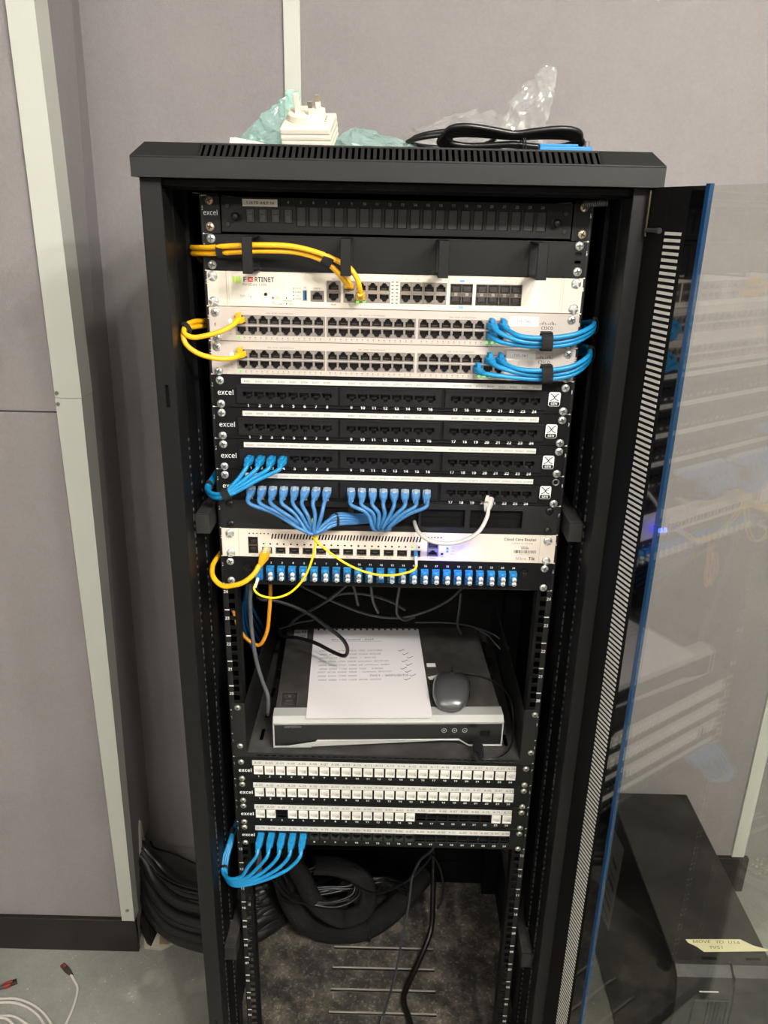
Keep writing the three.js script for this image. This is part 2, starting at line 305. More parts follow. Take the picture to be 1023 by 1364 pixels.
  for (const s of [-1, 1]) {
    const holes = [];
    for (let u = 0; u < 36; u++) for (const o of [6.35, 22.225, 38.1]) { const y = u * 44.45 + o, x = s * 232.6; holes.push(rectPts(x - 4.75, y - 4.75, x + 4.75, y + 4.75)); }
    const x0 = s < 0 ? -245.5 : 222.5, x1 = s < 0 ? -222.5 : 245.5;
    const rail = part('mounting_rail', join([plate([[x0, -60], [x1, -60], [x1, 1603], [x0, 1603]], holes, -4.5, -2.2, 0.35), mb(s < 0 ? -245.5 : 243.5, s < 0 ? -243.5 : 245.5, -60, 1603, -34, -2.5), mb(s < 0 ? -224.5 : 222.5, s < 0 ? -222.5 : 224.5, -60, 1603, -26, -2.5)]), M.blackIn, cab);
    for (const k of [0, 1]) { const g = mb(-3.75, 3.75, k * 18 * 44.45, (k + 1) * 18 * 44.45, -2.2, -1.9); planar(g, -0.00375, k * 18 * U, 0.0075, 18 * U); part('unit_numbers', g.translate(s * 0.2402, 0, 0), rules[k], rail); }
    const ticks = []; for (let u = 0; u <= 36; u++) ticks.push(mb(s * 239.8 - 3.6, s * 239.8 + 3.6, u * 44.45 - 0.8, u * 44.45 + 0.8, -1.9, -1.6));
    part('unit_ticks', join(ticks), M.white, rail, { kind: 'stuff' });
  }
  // base plate with pressed louvres, dusty; rear frame
  const bh = []; for (let k = 0; k < 7; k++) bh.push(rectPts(-105, -205 + k * 54.5 - 4, 130, -205 + k * 54.5 + 2));
  const base = part('base_plate', boxUV(plate([[-297, -262], [297, -262], [297, 330], [-297, 330]], bh, 0, 2, 0.3).rotateX(-PI / 2).translate(0, -0.05, -0.21 + 0), 0.35), M.dusty, cab);
  for (let k = 0; k < 7; k++) { const z = -0.21 + 0.205 - k * 0.0545; part('louvre', bx(-0.105, 0.13, -0.0485, -0.0455, z - 0.003, z + 0.0005, 0.0008), S({ color: 0x9a958c, roughness: 0.45, metalness: 0.1 }), base); }
  part('rear_panel', join([bx(-0.297, 0.297, 0.3, 1.606, -0.545, -0.54), bx(-0.297, 0.297, -0.05, 0.02, -0.545, -0.535), bx(-0.05, 0.297, 0.02, 0.3, -0.545, -0.54)]), M.blackIn, cab);
  for (const y of [0.31, 0.255, 0.215, 0.13]) part('rear_crossbar', bx(-0.05, 0.24, y - 0.005, y + 0.005, -0.538, -0.525, 0.001), M.blackIn, cab);
  part('plinth', join([bx(-0.297, 0.297, FLOOR, -0.052, 0.02, 0.05), bx(-0.297, -0.27, FLOOR, -0.052, -0.54, 0.02), bx(0.27, 0.297, FLOOR, -0.052, -0.54, 0.02)]), M.blackMatt, cab);
  // the glass door, swung open: local +x runs from the hinge to the lock side
  const door = new THREE.Group(); door.name = 'door'; door.position.set(0.29, 0, 0.07); door.rotation.y = -Math.atan2(1, 0.32); cab.add(door);
  const H0 = -0.06, H1 = 1.618;
  const stripes = [], pitch = 0.0071;
  for (let k = 0; k < 226; k++) { const y = 1.5712 - k * pitch; stripes.push(bx(0.0395, 0.0685, y - 0.0034, y, -0.0008, 0.0003)); }
  part('hinge_strip', join([bx(0.0, 0.0386, H0, H1, -0.010, 0.0, 0.001), bx(0.0694, 0.0755, H0, H1, -0.006, 0.0), bx(0.038, 0.07, H0, H1, -0.0036, -0.0002)]), M.blackMatt, door);
  part('pale_stripes', join(stripes), S({ color: 0xcfcdc6, roughness: 0.55 }), door, { kind: 'stuff' });
  part('painted_border', join([bx(0.0755, 0.0985, H0, H1, -0.0042, 0.0)]), M.glossBlack, door);
  part('edge_film', bx(0.0985, 0.1055, H0, H1 + 0.002, -0.0045, 0.0008, 0.0006), M.edgeBlue, door);
  part('glass_pane', bx(0.1055, 0.49, H0, H1, -0.004, 0.0), M.glass, door);
  part('lock_strip', bx(0.49, 0.57, H0, H1, -0.01, 0.0, 0.001), M.blackMatt, door);
  part('hinge_pin', join([cyl(0.0024, 0.0024, 0.022, 12, 'x').translate(0.018, 1.572, 0.003), cyl(0.0032, 0.0032, 0.005, 12, 'x').translate(0.031, 1.572, 0.003)]), S({ color: 0x4a4a4a, roughness: 0.4, metalness: 0.5 }), door);
  part('hinge_rod', cyl(0.0016, 0.0016, 0.05, 8, 'y').translate(0.007, 1.59, 0.003), S({ color: 0x4f4834, roughness: 0.4, metalness: 0.8 }), door);
  // earth spring hanging under the roof beam on the right
  const sp = []; for (let k = 0; k <= 96; k++) { const t = k / 96; sp.push(V(0.229 + 0.031 * t, 1.599 + 0.0042 * Math.cos(t * 26 * PI) + 0.003 * t, 0.006 + 0.0042 * Math.sin(t * 26 * PI))); }
  part('earth_spring', new THREE.TubeGeometry(new THREE.CatmullRomCurve3(sp), 260, 0.0007, 5), M.steel, cab);
}
// ================================================================ rack devices; local coordinates: x from the rack's centre line, y from the unit's lower edge, z = 0 on the rails
// face print: draws in millimetres with y upwards
function facePrint(bg, draw) {
  return canvas(2048, 188, (c, w, h) => {
    c.fillStyle = bg; c.fillRect(0, 0, w, h);
    const k = w / 482.6, X = (x) => (x + 241.3) * k, Y = (y) => (44.45 - y) * k;
    draw({
      text(s, x, y, size, col = '#e8e8e6', o = {}) { c.save(); c.translate(X(x), Y(y)); c.scale(o.sx ?? 1, 1); c.font = (o.bold ? 'bold ' : '') + (size * k) + 'px ' + (o.font ?? 'sans-serif'); c.fillStyle = col; c.textAlign = o.align ?? 'center'; c.textBaseline = 'middle'; c.fillText(s, 0, 0); c.restore(); },
      rect(x0, y0, x1, y1, col) { c.fillStyle = col; c.fillRect(X(x0), Y(y1), (x1 - x0) * k, (y1 - y0) * k); },
      round(x0, y0, x1, y1, r, col, line, lw = 0.4) { c.beginPath(); c.roundRect(X(x0), Y(y1), (x1 - x0) * k, (y1 - y0) * k, r * k); if (col) { c.fillStyle = col; c.fill(); } if (line) { c.strokeStyle = line; c.lineWidth = lw * k; c.stroke(); } },
      line(pts, col, lw) { c.beginPath(); pts.forEach(([x, y], i) => (i ? c.lineTo(X(x), Y(y)) : c.moveTo(X(x), Y(y)))); c.strokeStyle = col; c.lineWidth = lw * k; c.lineCap = 'round'; c.stroke(); },
      dot(x, y, r, col) { c.beginPath(); c.arc(X(x), Y(y), r * k, 0, 7); c.fillStyle = col; c.fill(); },
    });
  });
}
const face = (t, o = {}) => P({ map: t, roughness: 0.45, specularIntensity: 0.45, ...o });
const rackUnit = (name, u, label, category, group) => thing(name, label, category, [0, (u - 1) * U, 0], 0, group);
// fixing screw: washer, domed head, cross recess
function screwGeo(r, head, dark, cross = 1) {
  const pts = [[0, 2.9], [r * 0.4, 2.75], [r * 0.75, 2.1], [r * 0.95, 1.2], [r, 0.7], [r, 0.0]].map(([x, y]) => new THREE.Vector2(x / 1000, y / 1000));
  const L = [tint(new THREE.LatheGeometry(pts.reverse(), 18).rotateX(PI / 2), head)];
  const a = r * 0.62 * cross, b = r * 0.15;
  L.push(tint(mb(-a, a, -b, b, 1.6, 3.02), dark), tint(mb(-b, b, -a, a, 1.6, 3.02), dark), tint(mb(-b * 1.7, b * 1.7, -b * 1.7, b * 1.7, 1.6, 3.04), dark));
  return join(L);
}
const SCREW = screwGeo(5.6, 0xd6dad6, 0x6a6d6a), SCREW_BIG = screwGeo(6.3, 0xc2c6c2, 0xeeeeea, 1.5), SCREW_BLACK = screwGeo(5.6, 0x1a1a1a, 0x060606), SCREW_BRASS = screwGeo(5.4, 0xd2bda6, 0x49392c);
const SCREW_SMALL = join([screwGeo(4.1, 0xcfd0c6, 0x55554c), tint(cyl(0.0052, 0.0052, 0.0006, 16).translate(0, 0, 0.0003), 0x8a8678)]);
const screwMat = S({ vertexColors: true, roughness: 0.32, metalness: 0.7 }), blackScrew = S({ vertexColors: true, roughness: 0.35, metalness: 0.2 });
const sr = rng(99);
function screws(t, spots, g = SCREW, m = screwMat, z = 0.0002) { for (const [x, y] of spots) { const s = part('screw', g, m, t); s.position.set(x / 1000, y / 1000, z); s.rotation.z = sr() * PI / 2; } }
const CORNERS = [[-232.2, 37], [-232.2, 5], [231.8, 37], [231.8, 5]];
// opening of an RJ45 jack: a wide part with a stepped notch up (1) or down (-1)
function jackPts(cx, cy, w, h, dir) {
  const p = [[-w / 2, -h / 2], [w / 2, -h / 2], [w / 2, h * 0.14], [w * 0.31, h * 0.14], [w * 0.31, h * 0.34], [w * 0.19, h * 0.34], [w * 0.19, h / 2], [-w * 0.19, h / 2], [-w * 0.19, h * 0.34], [-w * 0.31, h * 0.34], [-w * 0.31, h * 0.14], [-w / 2, h * 0.14]];
  const q = p.map(([x, y]) => [cx + x, cy + y * dir]); return dir < 0 ? q.reverse() : q;
}
function metalPort(w, h, hw, hh, dir, rim, z1 = 0.6) {   // a framed jack as used in switches
  const dy = 0.4 * dir;
  return join([
    tint(plate(rectPts(-w / 2, -h / 2, w / 2, h / 2), [jackPts(0, dy, hw, hh, dir)], -5, z1, 0.2), rim),
    tint(mb(-w / 2, w / 2, -h / 2, h / 2, -9, -8.4), 0x0a0a0a),
    tint(mb(-hw / 2 - 0.4, -hw / 2, -h / 2, h / 2, -8.5, -5), 0x141414), tint(mb(hw / 2, hw / 2 + 0.4, -h / 2, h / 2, -8.5, -5), 0x141414),
    tint(mb(-hw * 0.3, hw * 0.3, -dir * hh * 0.3 - 0.7, -dir * hh * 0.3 + 0.7, -8.4, -6.4), 0x4a4034),
    tint(mb(-hw / 2, -hw * 0.33, dir * hh * 0.3 - 1.2, dir * hh * 0.3 + 1.2, -3.5, -2.6), 0x77756f), tint(mb(hw * 0.33, hw / 2, dir * hh * 0.3 - 1.2, dir * hh * 0.3 + 1.2, -3.5, -2.6), 0x77756f),
  ]);
}
const dark = 0x0b0b0b;
// ---------------------------------------------------------------- unit 36: sliding fibre panel
{
  const t = rackUnit('fibre_patch_panel', 36, 'black sliding fibre panel at the rack top with a printed label and blanked openings', 'fibre panel');
  const pr = facePrint('#12110f', (d) => {
    d.text('excel', -232, 24.8, 8.2, '#f4f4f0'); d.text('3', -243, 31, 4, '#aaa');
    for (let k = 4; k <= 24; k++) d.text(String(k), -182 + (k - 1) * 15.8, 38.6, 4.2, '#c4c2bc');
  });
  const openings = []; for (let k = 5; k <= 24; k++) { const x = -182 + (k - 1) * 15.8; openings.push(rectPts(x - 5.7, 11, x + 5.7, 33.6)); }
  for (let k = 1; k <= 4; k++) { const x = -182 + (k - 1) * 15.8; openings.push(rectPts(x - 4.8, 14.5, x + 4.8, 30)); }
  part('drawer_front', faceUV(plate(rectPts(-218.5, 2.6, 219, 43.8), openings, -2, 0.8, 0.4)), face(pr, { roughness: 0.5 }), t);
  for (const s of [-1, 1]) part('ear', faceUV(plate(s < 0 ? rectPts(-241.3, 0.4, -220, 44, 1) : rectPts(220.5, 0.4, 241.3, 44, 1), [], -2, 0, 0.3)), face(pr), t);
  const insertMat = S({ color: 0x100f0e, roughness: 0.55 });
  const blank = join([mb(-5.7, 5.7, -11.3, 11.3, -3, -1.3, 0.4)]), ad = join([tint(mb(-4.8, 4.8, -7.7, 7.7, -2.5, 1.6, 0.4), 0x1c1b1a), tint(mb(-3, 3, -5.5, 1, 1.3, 2.2, 0.3), 0x33302d), tint(mb(-3, 3, 2, 5, 1.3, 2.8, 0.3), 0x292725)]);
  for (let k = 1; k <= 24; k++) { const o = k < 5 ? part('fibre_adapter', ad, M.vc, t) : part('blanking_insert', blank, insertMat, t); o.position.set((-182 + (k - 1) * 15.8) / 1000, 0.0223, 0); }
  part('dymo_label', planar(mb(-191.4, -147.8, 33.2, 41.6, 0.8, 1.0), -0.1914, 0.0332, 0.0436, 0.0084), S({ map: canvas(512, 100, (c, w, h) => { c.fillStyle = '#dcd9d0'; c.fillRect(0, 0, w, h); c.fillStyle = '#1c1c1c'; c.font = 'bold 52px sans-serif'; c.textAlign = 'center'; c.textBaseline = 'middle'; c.save(); c.translate(w / 2, h / 2); c.scale(1.06, 1); c.fillText('1-/4 TO UNIT 14', 0, 2); c.restore(); }), roughness: 0.4 }), t, { label: 'white printed label' });
  const kn = [[0, 11], [2.6, 10.6], [4.4, 9], [4.9, 7], [4.2, 4.6], [3, 3.6], [3, 0.5], [5.2, 0.4], [5.2, 0]].map(([x, y]) => new THREE.Vector2(x / 1000, y / 1000)).reverse();
  const kg = new THREE.LatheGeometry(kn, 20).rotateX(PI / 2);
  for (const x of [-200, 199.5]) part('knob', kg, M.plastic, t).position.set(x / 1000, 0.0213, 0.0008);
  for (const [x, y] of [[-210.5, 33], [-210.5, 11.5], [210.6, 32], [210.7, 11.5]]) part('rivet', cyl(0.0036, 0.003, 0.0012, 14).translate(x / 1000, y / 1000, 0.0012), M.plastic, t);
  screws(t, [[-233, 39.2], [-233.3, 8.3], [233, 40], [233.3, 8.4]], SCREW_BRASS, screwMat);
  part('tray', bx(-0.215, 0.215, 0.003, 0.043, -0.25, -0.004), M.blackMatt, t);
}
// ---------------------------------------------------------------- unit 35: cable manager with four rings
{
  const t = rackUnit('cable_manager', 35, 'black one unit cable manager plate with four square cable rings', 'cable manager');
  const slots = []; for (const x of [-231.5, 231.5]) for (const y of [19.6, 29.4]) slots.push(rectPts(x - 4, y - 1.6, x + 4, y + 1.6, 1.5));
  part('plate', join([plate(rectPts(-241.3, 0.4, 241.3, 44, 1), slots, -2, 0, 0.35), mb(-219, 219, 42, 44.2, -14, 0.2, 0.4)]), P({ color: 0x131312, roughness: 0.5, specularIntensity: 0.5 }), t);
  for (const x of [-177.5, -59.5, 58, 176]) {
    const ring = plate([[0, 1], [61, 1], [61, 43.6], [0, 43.6], [0, 41.4], [58.6, 41.4], [58.6, 9], [56, 9], [56, 3.4], [0, 3.4]].map(([z, y]) => [z, y]), [], -6.3, 6.3, 0.5);
    const h = part('cable_ring', join([ring.rotateY(-PI / 2), mb(-6.3, 6.3, 1, 43.6, 0, 1.4, 0.4)]), P({ color: 0x161616, roughness: 0.4, specularIntensity: 0.6, side: THREE.DoubleSide }), t);
    h.position.x = x / 1000;
  }
  screws(t, [[-233, 38.8], [-233.2, 7], [231.6, 39.2], [232.3, 8]]);
}
// ---------------------------------------------------------------- unit 34: firewall
{
  const t = rackUnit('firewall', 34, 'cream network firewall with red lettered maker plate and a block of network ports', 'firewall');
  const pr = facePrint('#d9d1c3', (d) => {
    d.round(-213.5, 1.4, 213.9, 43, 1, '#dcd4c6', '#bdb4a4', 0.5);
    for (const x of [-208, -204.2, -200.4]) d.round(x, 29, x + 2.7, 38, 1.2, '#b6e04e');
    d.text('F', -192.6, 34.4, 8.6, '#3b3a38', { bold: 1, sx: 1.1 }); d.round(-188.8, 31.4, -181.6, 37.4, 1.2, '#d4382c'); for (const y of [33.2, 35.2]) d.rect(-188.8, y, -186.6, y + 0.5, '#dcd4c6'), d.rect(-183.8, y, -181.6, y + 0.5, '#dcd4c6'); d.rect(-186.5, 33.2, -184, 35.7, '#dcd4c6');
    d.text('RTINET', -180.4, 34.4, 8.6, '#3b3a38', { bold: 1, sx: 0.86, align: 'left' });
    d.text('FortiGate 120G', -195.6, 28, 4.6, '#6b6862', { align: 'left' });
    d.round(-169.5, 1.6, -147.6, 19, 1, '#e2dbce', '#b9b0a0', 0.4);
    d.text('HA', -156.8, 6.6, 2.6, '#4a4844'); d.text('STATUS ALARM', -152, 4.4, 2, '#4a4844');
    d.text('PWR RESET', -138, 8.4, 2.6, '#3a3835'); d.text('BLE', -134, 4.6, 2.4, '#3a3835'); d.dot(-139.5, 12, 0.8, '#222'); d.dot(-139.5, 5, 0.8, '#222');
    for (const [y, s] of [[24.4, 'STATUS'], [20, 'ALARM'], [15.8, 'HA'], [11.4, 'POWER']]) { d.text(s, -124.5, y, 2.5, '#3a3835'); d.dot(-130.2, y, 0.75, '#2e2c2a'); }
    d.text('USB', -115.4, 25.6, 2.3, '#55524c'); d.text('CONSOLE', -99.5, 25, 2.5, '#55524c'); d.text('HA', -78.4, 37.2, 2.5, '#55524c'); d.text('MGMT', -78.4, 5.4, 2.5, '#55524c');
    for (let k = 0; k < 4; k++) { d.text(String(1 + 2 * k), -57.8 + k * 14.8, 38, 2.4, '#55524c'); d.text(String(2 + 2 * k), -57.8 + k * 14.8, 5.4, 2.4, '#55524c'); d.text(String(9 + 2 * k), 15 + k * 14.8, 38, 2.4, '#55524c'); d.text(String(10 + 2 * k), 15 + k * 14.8, 5.4, 2.4, '#55524c'); }
    d.text('17', 78, 38, 2.4, '#55524c'); d.round(83.5, 36.4, 89.5, 39.4, 0.6, '#7aa7cf'); d.text('19', 94.5, 38, 2.4, '#55524c'); d.text('18', 78, 5, 2.4, '#55524c'); d.round(83.5, 3.6, 89.5, 6.6, 0.6, '#7aa7cf'); d.text('20', 94.5, 5, 2.4, '#55524c');
    for (let k = 0; k < 4; k++) { d.text(String(21 + 2 * k), 112 + k * 14.7, 38, 2.4, '#55524c'); d.text(String(22 + 2 * k), 112 + k * 14.7, 5, 2.4, '#55524c'); }
    for (const x of [-2.4, 3.2]) for (let y = 8.5; y < 36; y += 4.4) d.rect(x - 1.4, y - 0.8, x + 1.4, y + 0.8, '#77726a');
    d.line([[-216.4, 1], [-216.4, 43.4]], '#8f8778', 0.5); d.line([[216.8, 1], [216.8, 43.4]], '#a79e8d', 0.4);
  });
  const holes = [rectPts(-118.4, 8.9, -112.6, 22.5), rectPts(-108.2, 8.4, -90.9, 22), rectPts(-87.3, 8.2, -69.4, 34.8), rectPts(-65.6, 8.2, -5.6, 34.9), rectPts(7.3, 8, 67.2, 35), rectPts(72, 8.1, 100.6, 34.6), rectPts(105, 8.1, 164, 34.5)];
  part('faceplate', faceUV(plate(rectPts(-241.3, 0.4, 241.3, 44.1, 2), holes, -2, 0, 0.35)), face(pr), t);
  part('chassis', bx(-0.217, 0.217, 0.001, 0.0435, -0.26, -0.0095), M.cream, t);
  const up = metalPort(14.8, 13.3, 11.6, 9.4, 1, 0x8c8279), dn = metalPort(14.8, 13.3, 11.6, 9.4, -1, 0x8c8279), wide = metalPort(17.3, 13.6, 12.6, 9.2, 1, 0x7b736b), widerow = [metalPort(17.9, 13.3, 12.4, 9.4, 1, 0x8c8279), metalPort(17.9, 13.3, 12.4, 9.4, -1, 0x8c8279)];
  const put = (g, x, y) => part('port', g, M.jack, t).position.set(x / 1000, y / 1000, 0);
  put(wide, -99.5, 15.2); put(widerow[0], -78.35, 28.1); put(widerow[1], -78.35, 14.8);
  for (let k = 0; k < 4; k++) for (const [g, y] of [[up, 28.2], [dn, 14.9]]) { put(g, -58.1 + k * 15, y); put(g, 14.8 + k * 15, y); }
  const sfp = (dir) => join([tint(plate(rectPts(-7.35, -6.6, 7.35, 6.6), [rectPts(-6.6, -5 + dir * 0.9, 6.6, 4.4 + dir * 0.9)], -4, 0.6, 0.2), 0x5c544d), tint(mb(-6.6, 6.6, -5, 5.6, -3, -2), 0x242220), tint(mb(-4.6, 4.6, dir > 0 ? -3.4 : -2.4, dir > 0 ? 2.4 : 3.4, -2, -0.2, 0.4), 0x35312e), tint(mb(-2, 2, -dir * 5.6 - 0.9, -dir * 5.6 + 0.9, 0.4, 1), 0x9a8f84)]);
  const sf = [sfp(1), sfp(-1)];
  for (let k = 0; k < 6; k++) for (const i of [0, 1]) { const x = k < 2 ? 79.2 + k * 14.2 : 112.4 + (k - 2) * 14.75; const o = part('sfp_cage', sf[i], M.jack, t); o.position.set(x / 1000, (i ? 14.8 : 28) / 1000, 0); }
  part('usb_port', join([tint(mb(-118.4, -112.6, 8.9, 22.5, -8, -6), dark), tint(plate(rectPts(-118.4, 8.9, -112.6, 22.5), [rectPts(-117.6, 9.7, -113.4, 21.7)], -5, 0.4, 0.15), 0xb5b2ac), tint(mb(-117, -115.2, 10, 21.4, -6, -0.5), 0x2a72b5)]), M.jack, t);
  part('paper_label', planar(mb(-209.3, -174.4, 6.6, 19.8, 0, 0.3), -0.2093, 0.0066, 0.0349, 0.0132), S({ map: canvas(512, 192, (c, w, h) => { c.fillStyle = '#e0d9cc'; c.fillRect(0, 0, w, h); c.fillStyle = '#5a5650'; c.font = '62px monospace'; c.textAlign = 'center'; c.textBaseline = 'middle'; c.fillText('TVS-FW', w / 2, h / 2); }), roughness: 0.5 }), t, { label: 'white device name label' });
  part('reset_button', cyl(0.0021, 0.0021, 0.0014, 14).translate(-0.1661, 0.0164, 0.0006), M.plastic, t);
  part('red_light', cyl(0.0013, 0.0013, 0.001, 10).translate(-0.1568, 0.0122, 0.0003), glow(0xff2010, 1.6), t);
  part('yellow_light', cyl(0.0013, 0.0013, 0.001, 10).translate(-0.1511, 0.0122, 0.0003), glow(0xd8e040, 1.6), t);
  part('green_lights', join([cyl(0.0009, 0.0009, 0.001, 8).translate(-0.1302, 0.0244, 0.0004), mb(-48.6, -45.8, 8.4, 10, 0.5, 0.9), mb(-40.4, -37.6, 8.4, 10, 0.5, 0.9)]), glow(0x40ff20, 2.2), t);
  screws(t, [[-233.6, 37.6], [-233.8, 6], [232.4, 38], [232.3, 6.2]], SCREW_BIG);
}
// ---------------------------------------------------------------- units 33 and 32: switches
function makeSwitch(u, name, label) {
  const t = rackUnit('network_switch', u, label, 'switch', undefined);
  const pr = facePrint('#bdb4ab', (d) => {
    for (let k = 0; k < 10; k++) d.rect(191 + k * 2.15, 29.9, 191.9 + k * 2.15, 29.9 + [1.6, 2.6, 4.2, 2.6, 1.6, 1.6, 2.6, 4.2, 2.6, 1.6][k], '#4b4a4a');
    d.text('CISCO', 200.6, 25.4, 5.4, '#4b4a4a', { bold: 1 });
    for (const x of [-148.5, -28.5, 90]) d.text('PWR · 10/100 · 10/100/1000 BaseT', x, 36.8, 2.2, '#6a645e', { sx: 1.05 });
    for (let b = 0; b < 3; b++) for (let k = 0; k < 16; k++) { const x = [-203, -83.4, 37][b] + k * 7.15; d.dot(x, 5.2, 0.62, '#3d3935'); d.rect(x - 1.4, 2.6, x + 1.4, 3.3, '#a0988f'); }
    d.text('f', -234, 21, 6, '#56504a', { bold: 1 }); d.dot(-214, 22, 0.5, '#333'); d.dot(-214, 13, 0.5, '#333'); d.text('SYST', -214, 9, 2, '#6a645e');
    for (const x of [150, 164, 178, 192]) { d.text('SFP+', x, 3.4, 2, '#6a645e'); d.dot(x, 6, 0.6, '#3d3935'); }
  });
  const holes = [rectPts(-206.9, 8.3, -90.2, 33.7), rectPts(-87.6, 8.3, 28.9, 33.7), rectPts(32.5, 8.3, 147.8, 33.7)];
  part('faceplate', faceUV(plate(rectPts(-241.3, 0.4, 241.3, 44.1, 3), holes, -2, 0, 0.4)), face(pr), t);
  part('chassis', bx(-0.219, 0.219, 0.001, 0.0435, -0.3, -0.0095), S({ color: 0x8d8983, roughness: 0.5, metalness: 0.4 }), t);
  [-206.9, -87.6, 32.5].forEach((x0, b) => {
    for (let k = 0; k < 8; k++) for (const i of [0, 1]) part('port', i ? SW_DN : SW_UP, M.jack, t).position.set((x0 + 7.2 + k * 14.55) / 1000, (i ? 14.3 : 27.6) / 1000, 0);
    part('light_pipe', mb(x0, x0 + 116.5, 20.3, 21.7, -0.2, 0.9, 0.3), S({ color: 0xb9b4b2, roughness: 0.3, metalness: 0.3 }), t);
    for (const x of [x0 + 0.9, x0 + 115.6]) part('bezel_bar', mb(x - 0.9, x + 0.9, 8.3, 33.7, -0.4, 0.8, 0.3), S({ color: 0x8b837c, roughness: 0.45 }), t);
  });
  part('paper_label', planar(mb(150.2, 188.6, 27.2, 39.8, 0, 0.3), 0.1502, 0.0272, 0.0384, 0.0126), S({ map: canvas(512, 168, (c, w, h) => { c.fillStyle = '#dedad2'; c.fillRect(0, 0, w, h); c.fillStyle = '#4a4a4a'; c.font = '62px monospace'; c.textAlign = 'center'; c.textBaseline = 'middle'; c.fillText(name, w / 2, h / 2 - 4); }), roughness: 0.5 }), t, { label: 'white device name label' });
  part('status_light', cyl(0.0021, 0.0021, 0.0008, 14).translate(-0.2135, 0.0262, 0.0004), glow(0xffffff, 1.6), t);
  const L = [-203, 122.8, 130, 137.1]; if (u === 32) L.push(115.6);
  part('green_lights', join(L.map((x) => cyl(0.0014, 0.0014, 0.0008, 10).translate(x / 1000, 0.0052, 0.0003))), glow(0x48e048, 1.5), t);
  screws(t, [[-232.8, 36.6], [-232.4, 4.2], [231.4, 36.6], [232, 4.6]]);
  return t;
}
const SW_UP = metalPort(14.5, 12.9, 11.8, 10.4, 1, 0x857d77), SW_DN = metalPort(14.5, 12.4, 11.8, 10, -1, 0x857d77);
makeSwitch(33, 'TVS-SW2', 'pale grey network switch directly under the firewall, upper of the two switches');
makeSwitch(32, 'TVS-SW1', 'pale grey network switch above the black patch panels, lower of the two switches');
// ---------------------------------------------------------------- units 31 to 28: black patch panels
const PORT_BLACK = join([
  tint(mb(-6.8, 6.8, -6, 6, -11, -10.4), 0x050505), tint(mb(-4, 4, -3.4, -0.6, -10.4, -8.2), 0x2e2922),
  ...[-1, 1].map((s) => tint(mb(s * 4.3 - 1.5, s * 4.3 + 1.5, -4.6, -2.8, -4, 2.2, 0.2), 0x3a3a3c)), ...[-3, -1, 1, 3].map((x) => tint(mb(x - 0.3, x + 0.3, 0.5, 3.6, -9.8, -7), 0x4f4433)),
]);
function patchPanel(u, prefix, first, label) {
  const t = rackUnit('patch_panel', u, label, 'patch panel');
  const PX = [-194.6, -54.6, 86.2], W = [[-209.6, -72.8], [-70, 67.7], [71.6, 208.8]];
  const pr = facePrint('#0f0f10', (d) => {
    d.text('excel', -224.7, 20.2, 9.6, '#f0f0ee', { sx: 1.02 });
    for (let k = 0; k < 24; k++) d.text(String(k + 1), PX[Math.floor(k / 8)] + (k % 8) * 15.3, 3.1, 6, '#f0f0ee', { bold: 1 });
    d.round(211.2, 11, 227.2, 30.4, 3, '#efefed'); d.round(212, 11.6, 226.4, 17.2, 2, '#161616'); d.text('GEN', 219.2, 14.3, 4.4, '#efefed', { bold: 1 });
    d.line([[214, 28], [217, 26], [221, 20.4], [224.6, 18.8]], '#161616', 1); d.line([[214, 18.8], [217.4, 20.4], [221.2, 26], [224.6, 28]], '#161616', 1); d.line([[216, 24], [222.4, 24]], '#161616', 0.6);
    for (let k = 0; k < 24; k++) d.text(prefix + String(first + k).padStart(prefix.length > 3 ? 2 : 3, '0'), PX[Math.floor(k / 8)] + (k % 8) * 15.3, 36.4, prefix.length > 3 ? 2.7 : 3.5, '#8b8a86');
  });
  // the label strip shares the print: its own band of the sheet is repainted white first
  const strip = facePrint('#cfcdc7', (d) => { for (let k = 0; k < 24; k++) d.text(prefix + String(first + k).padStart(prefix.length > 3 ? 2 : 3, '0'), PX[Math.floor(k / 8)] + (k % 8) * 15.3, 36.4, prefix.length > 3 ? 2.7 : 3.5, '#5c5a55'); });
  const holes = W.map(([a, b]) => rectPts(a + 1, 7, b - 1, 29.8));
  part('faceplate', join([faceUV(plate(rectPts(-241.3, 0.5, 241.3, 44, 1.2), holes, -2, 0, 0.35)), faceUV(mb(-219, 219, 0.5, 1.9, -24, 0.1, 0.3)), faceUV(mb(-219, 219, 42.6, 44, -24, 0.1, 0.3))]), face(pr), t);
  W.forEach(([a, b], m) => {
    const hs = []; for (let k = 0; k < 8; k++) hs.push(jackPts(PX[m] + k * 15.3, 17.2, 12.2, 9.4, -1));
    part('port_module', join([plate(rectPts(a, 5.8, b, 30.6, 0.6), hs, -9, 3, 0.4), mb(a, b, 28.2, 30.6, 2.4, 3.8, 0.3)]), P({ color: 0x19191b, roughness: 0.42, specularIntensity: 0.45 }), t);
    for (let k = 0; k < 8; k++) part('port', PORT_BLACK, M.jack, t).position.set((PX[m] + k * 15.3) / 1000, 0.0172, 0);
  });
  part('label_strip', faceUV(mb(-203, 200.6, 32.8, 40, 0, 0.9, 0.2)), face(strip, { roughness: 0.35 }), t, { label: 'white strip of printed port labels' });
  const c = CORNERS.map(([x, y]) => [x + 0.6, y - 0.6]);
  screws(t, u === 28 ? [c[0], c[3]] : c);
  if (u === 28) { screws(t, [c[1]], SCREW_BLACK, blackScrew); part('empty_nut', new THREE.TorusGeometry(0.0042, 0.0011, 8, 18).translate(c[2][0] / 1000, c[2][1] / 1000, 0.0006), M.steel, t); }
}
patchPanel(31, 'B/', 1, 'black patch panel right below the two pale switches, all its ports empty');
patchPanel(30, 'B/', 49, 'black patch panel with empty ports, second below the pale switches');
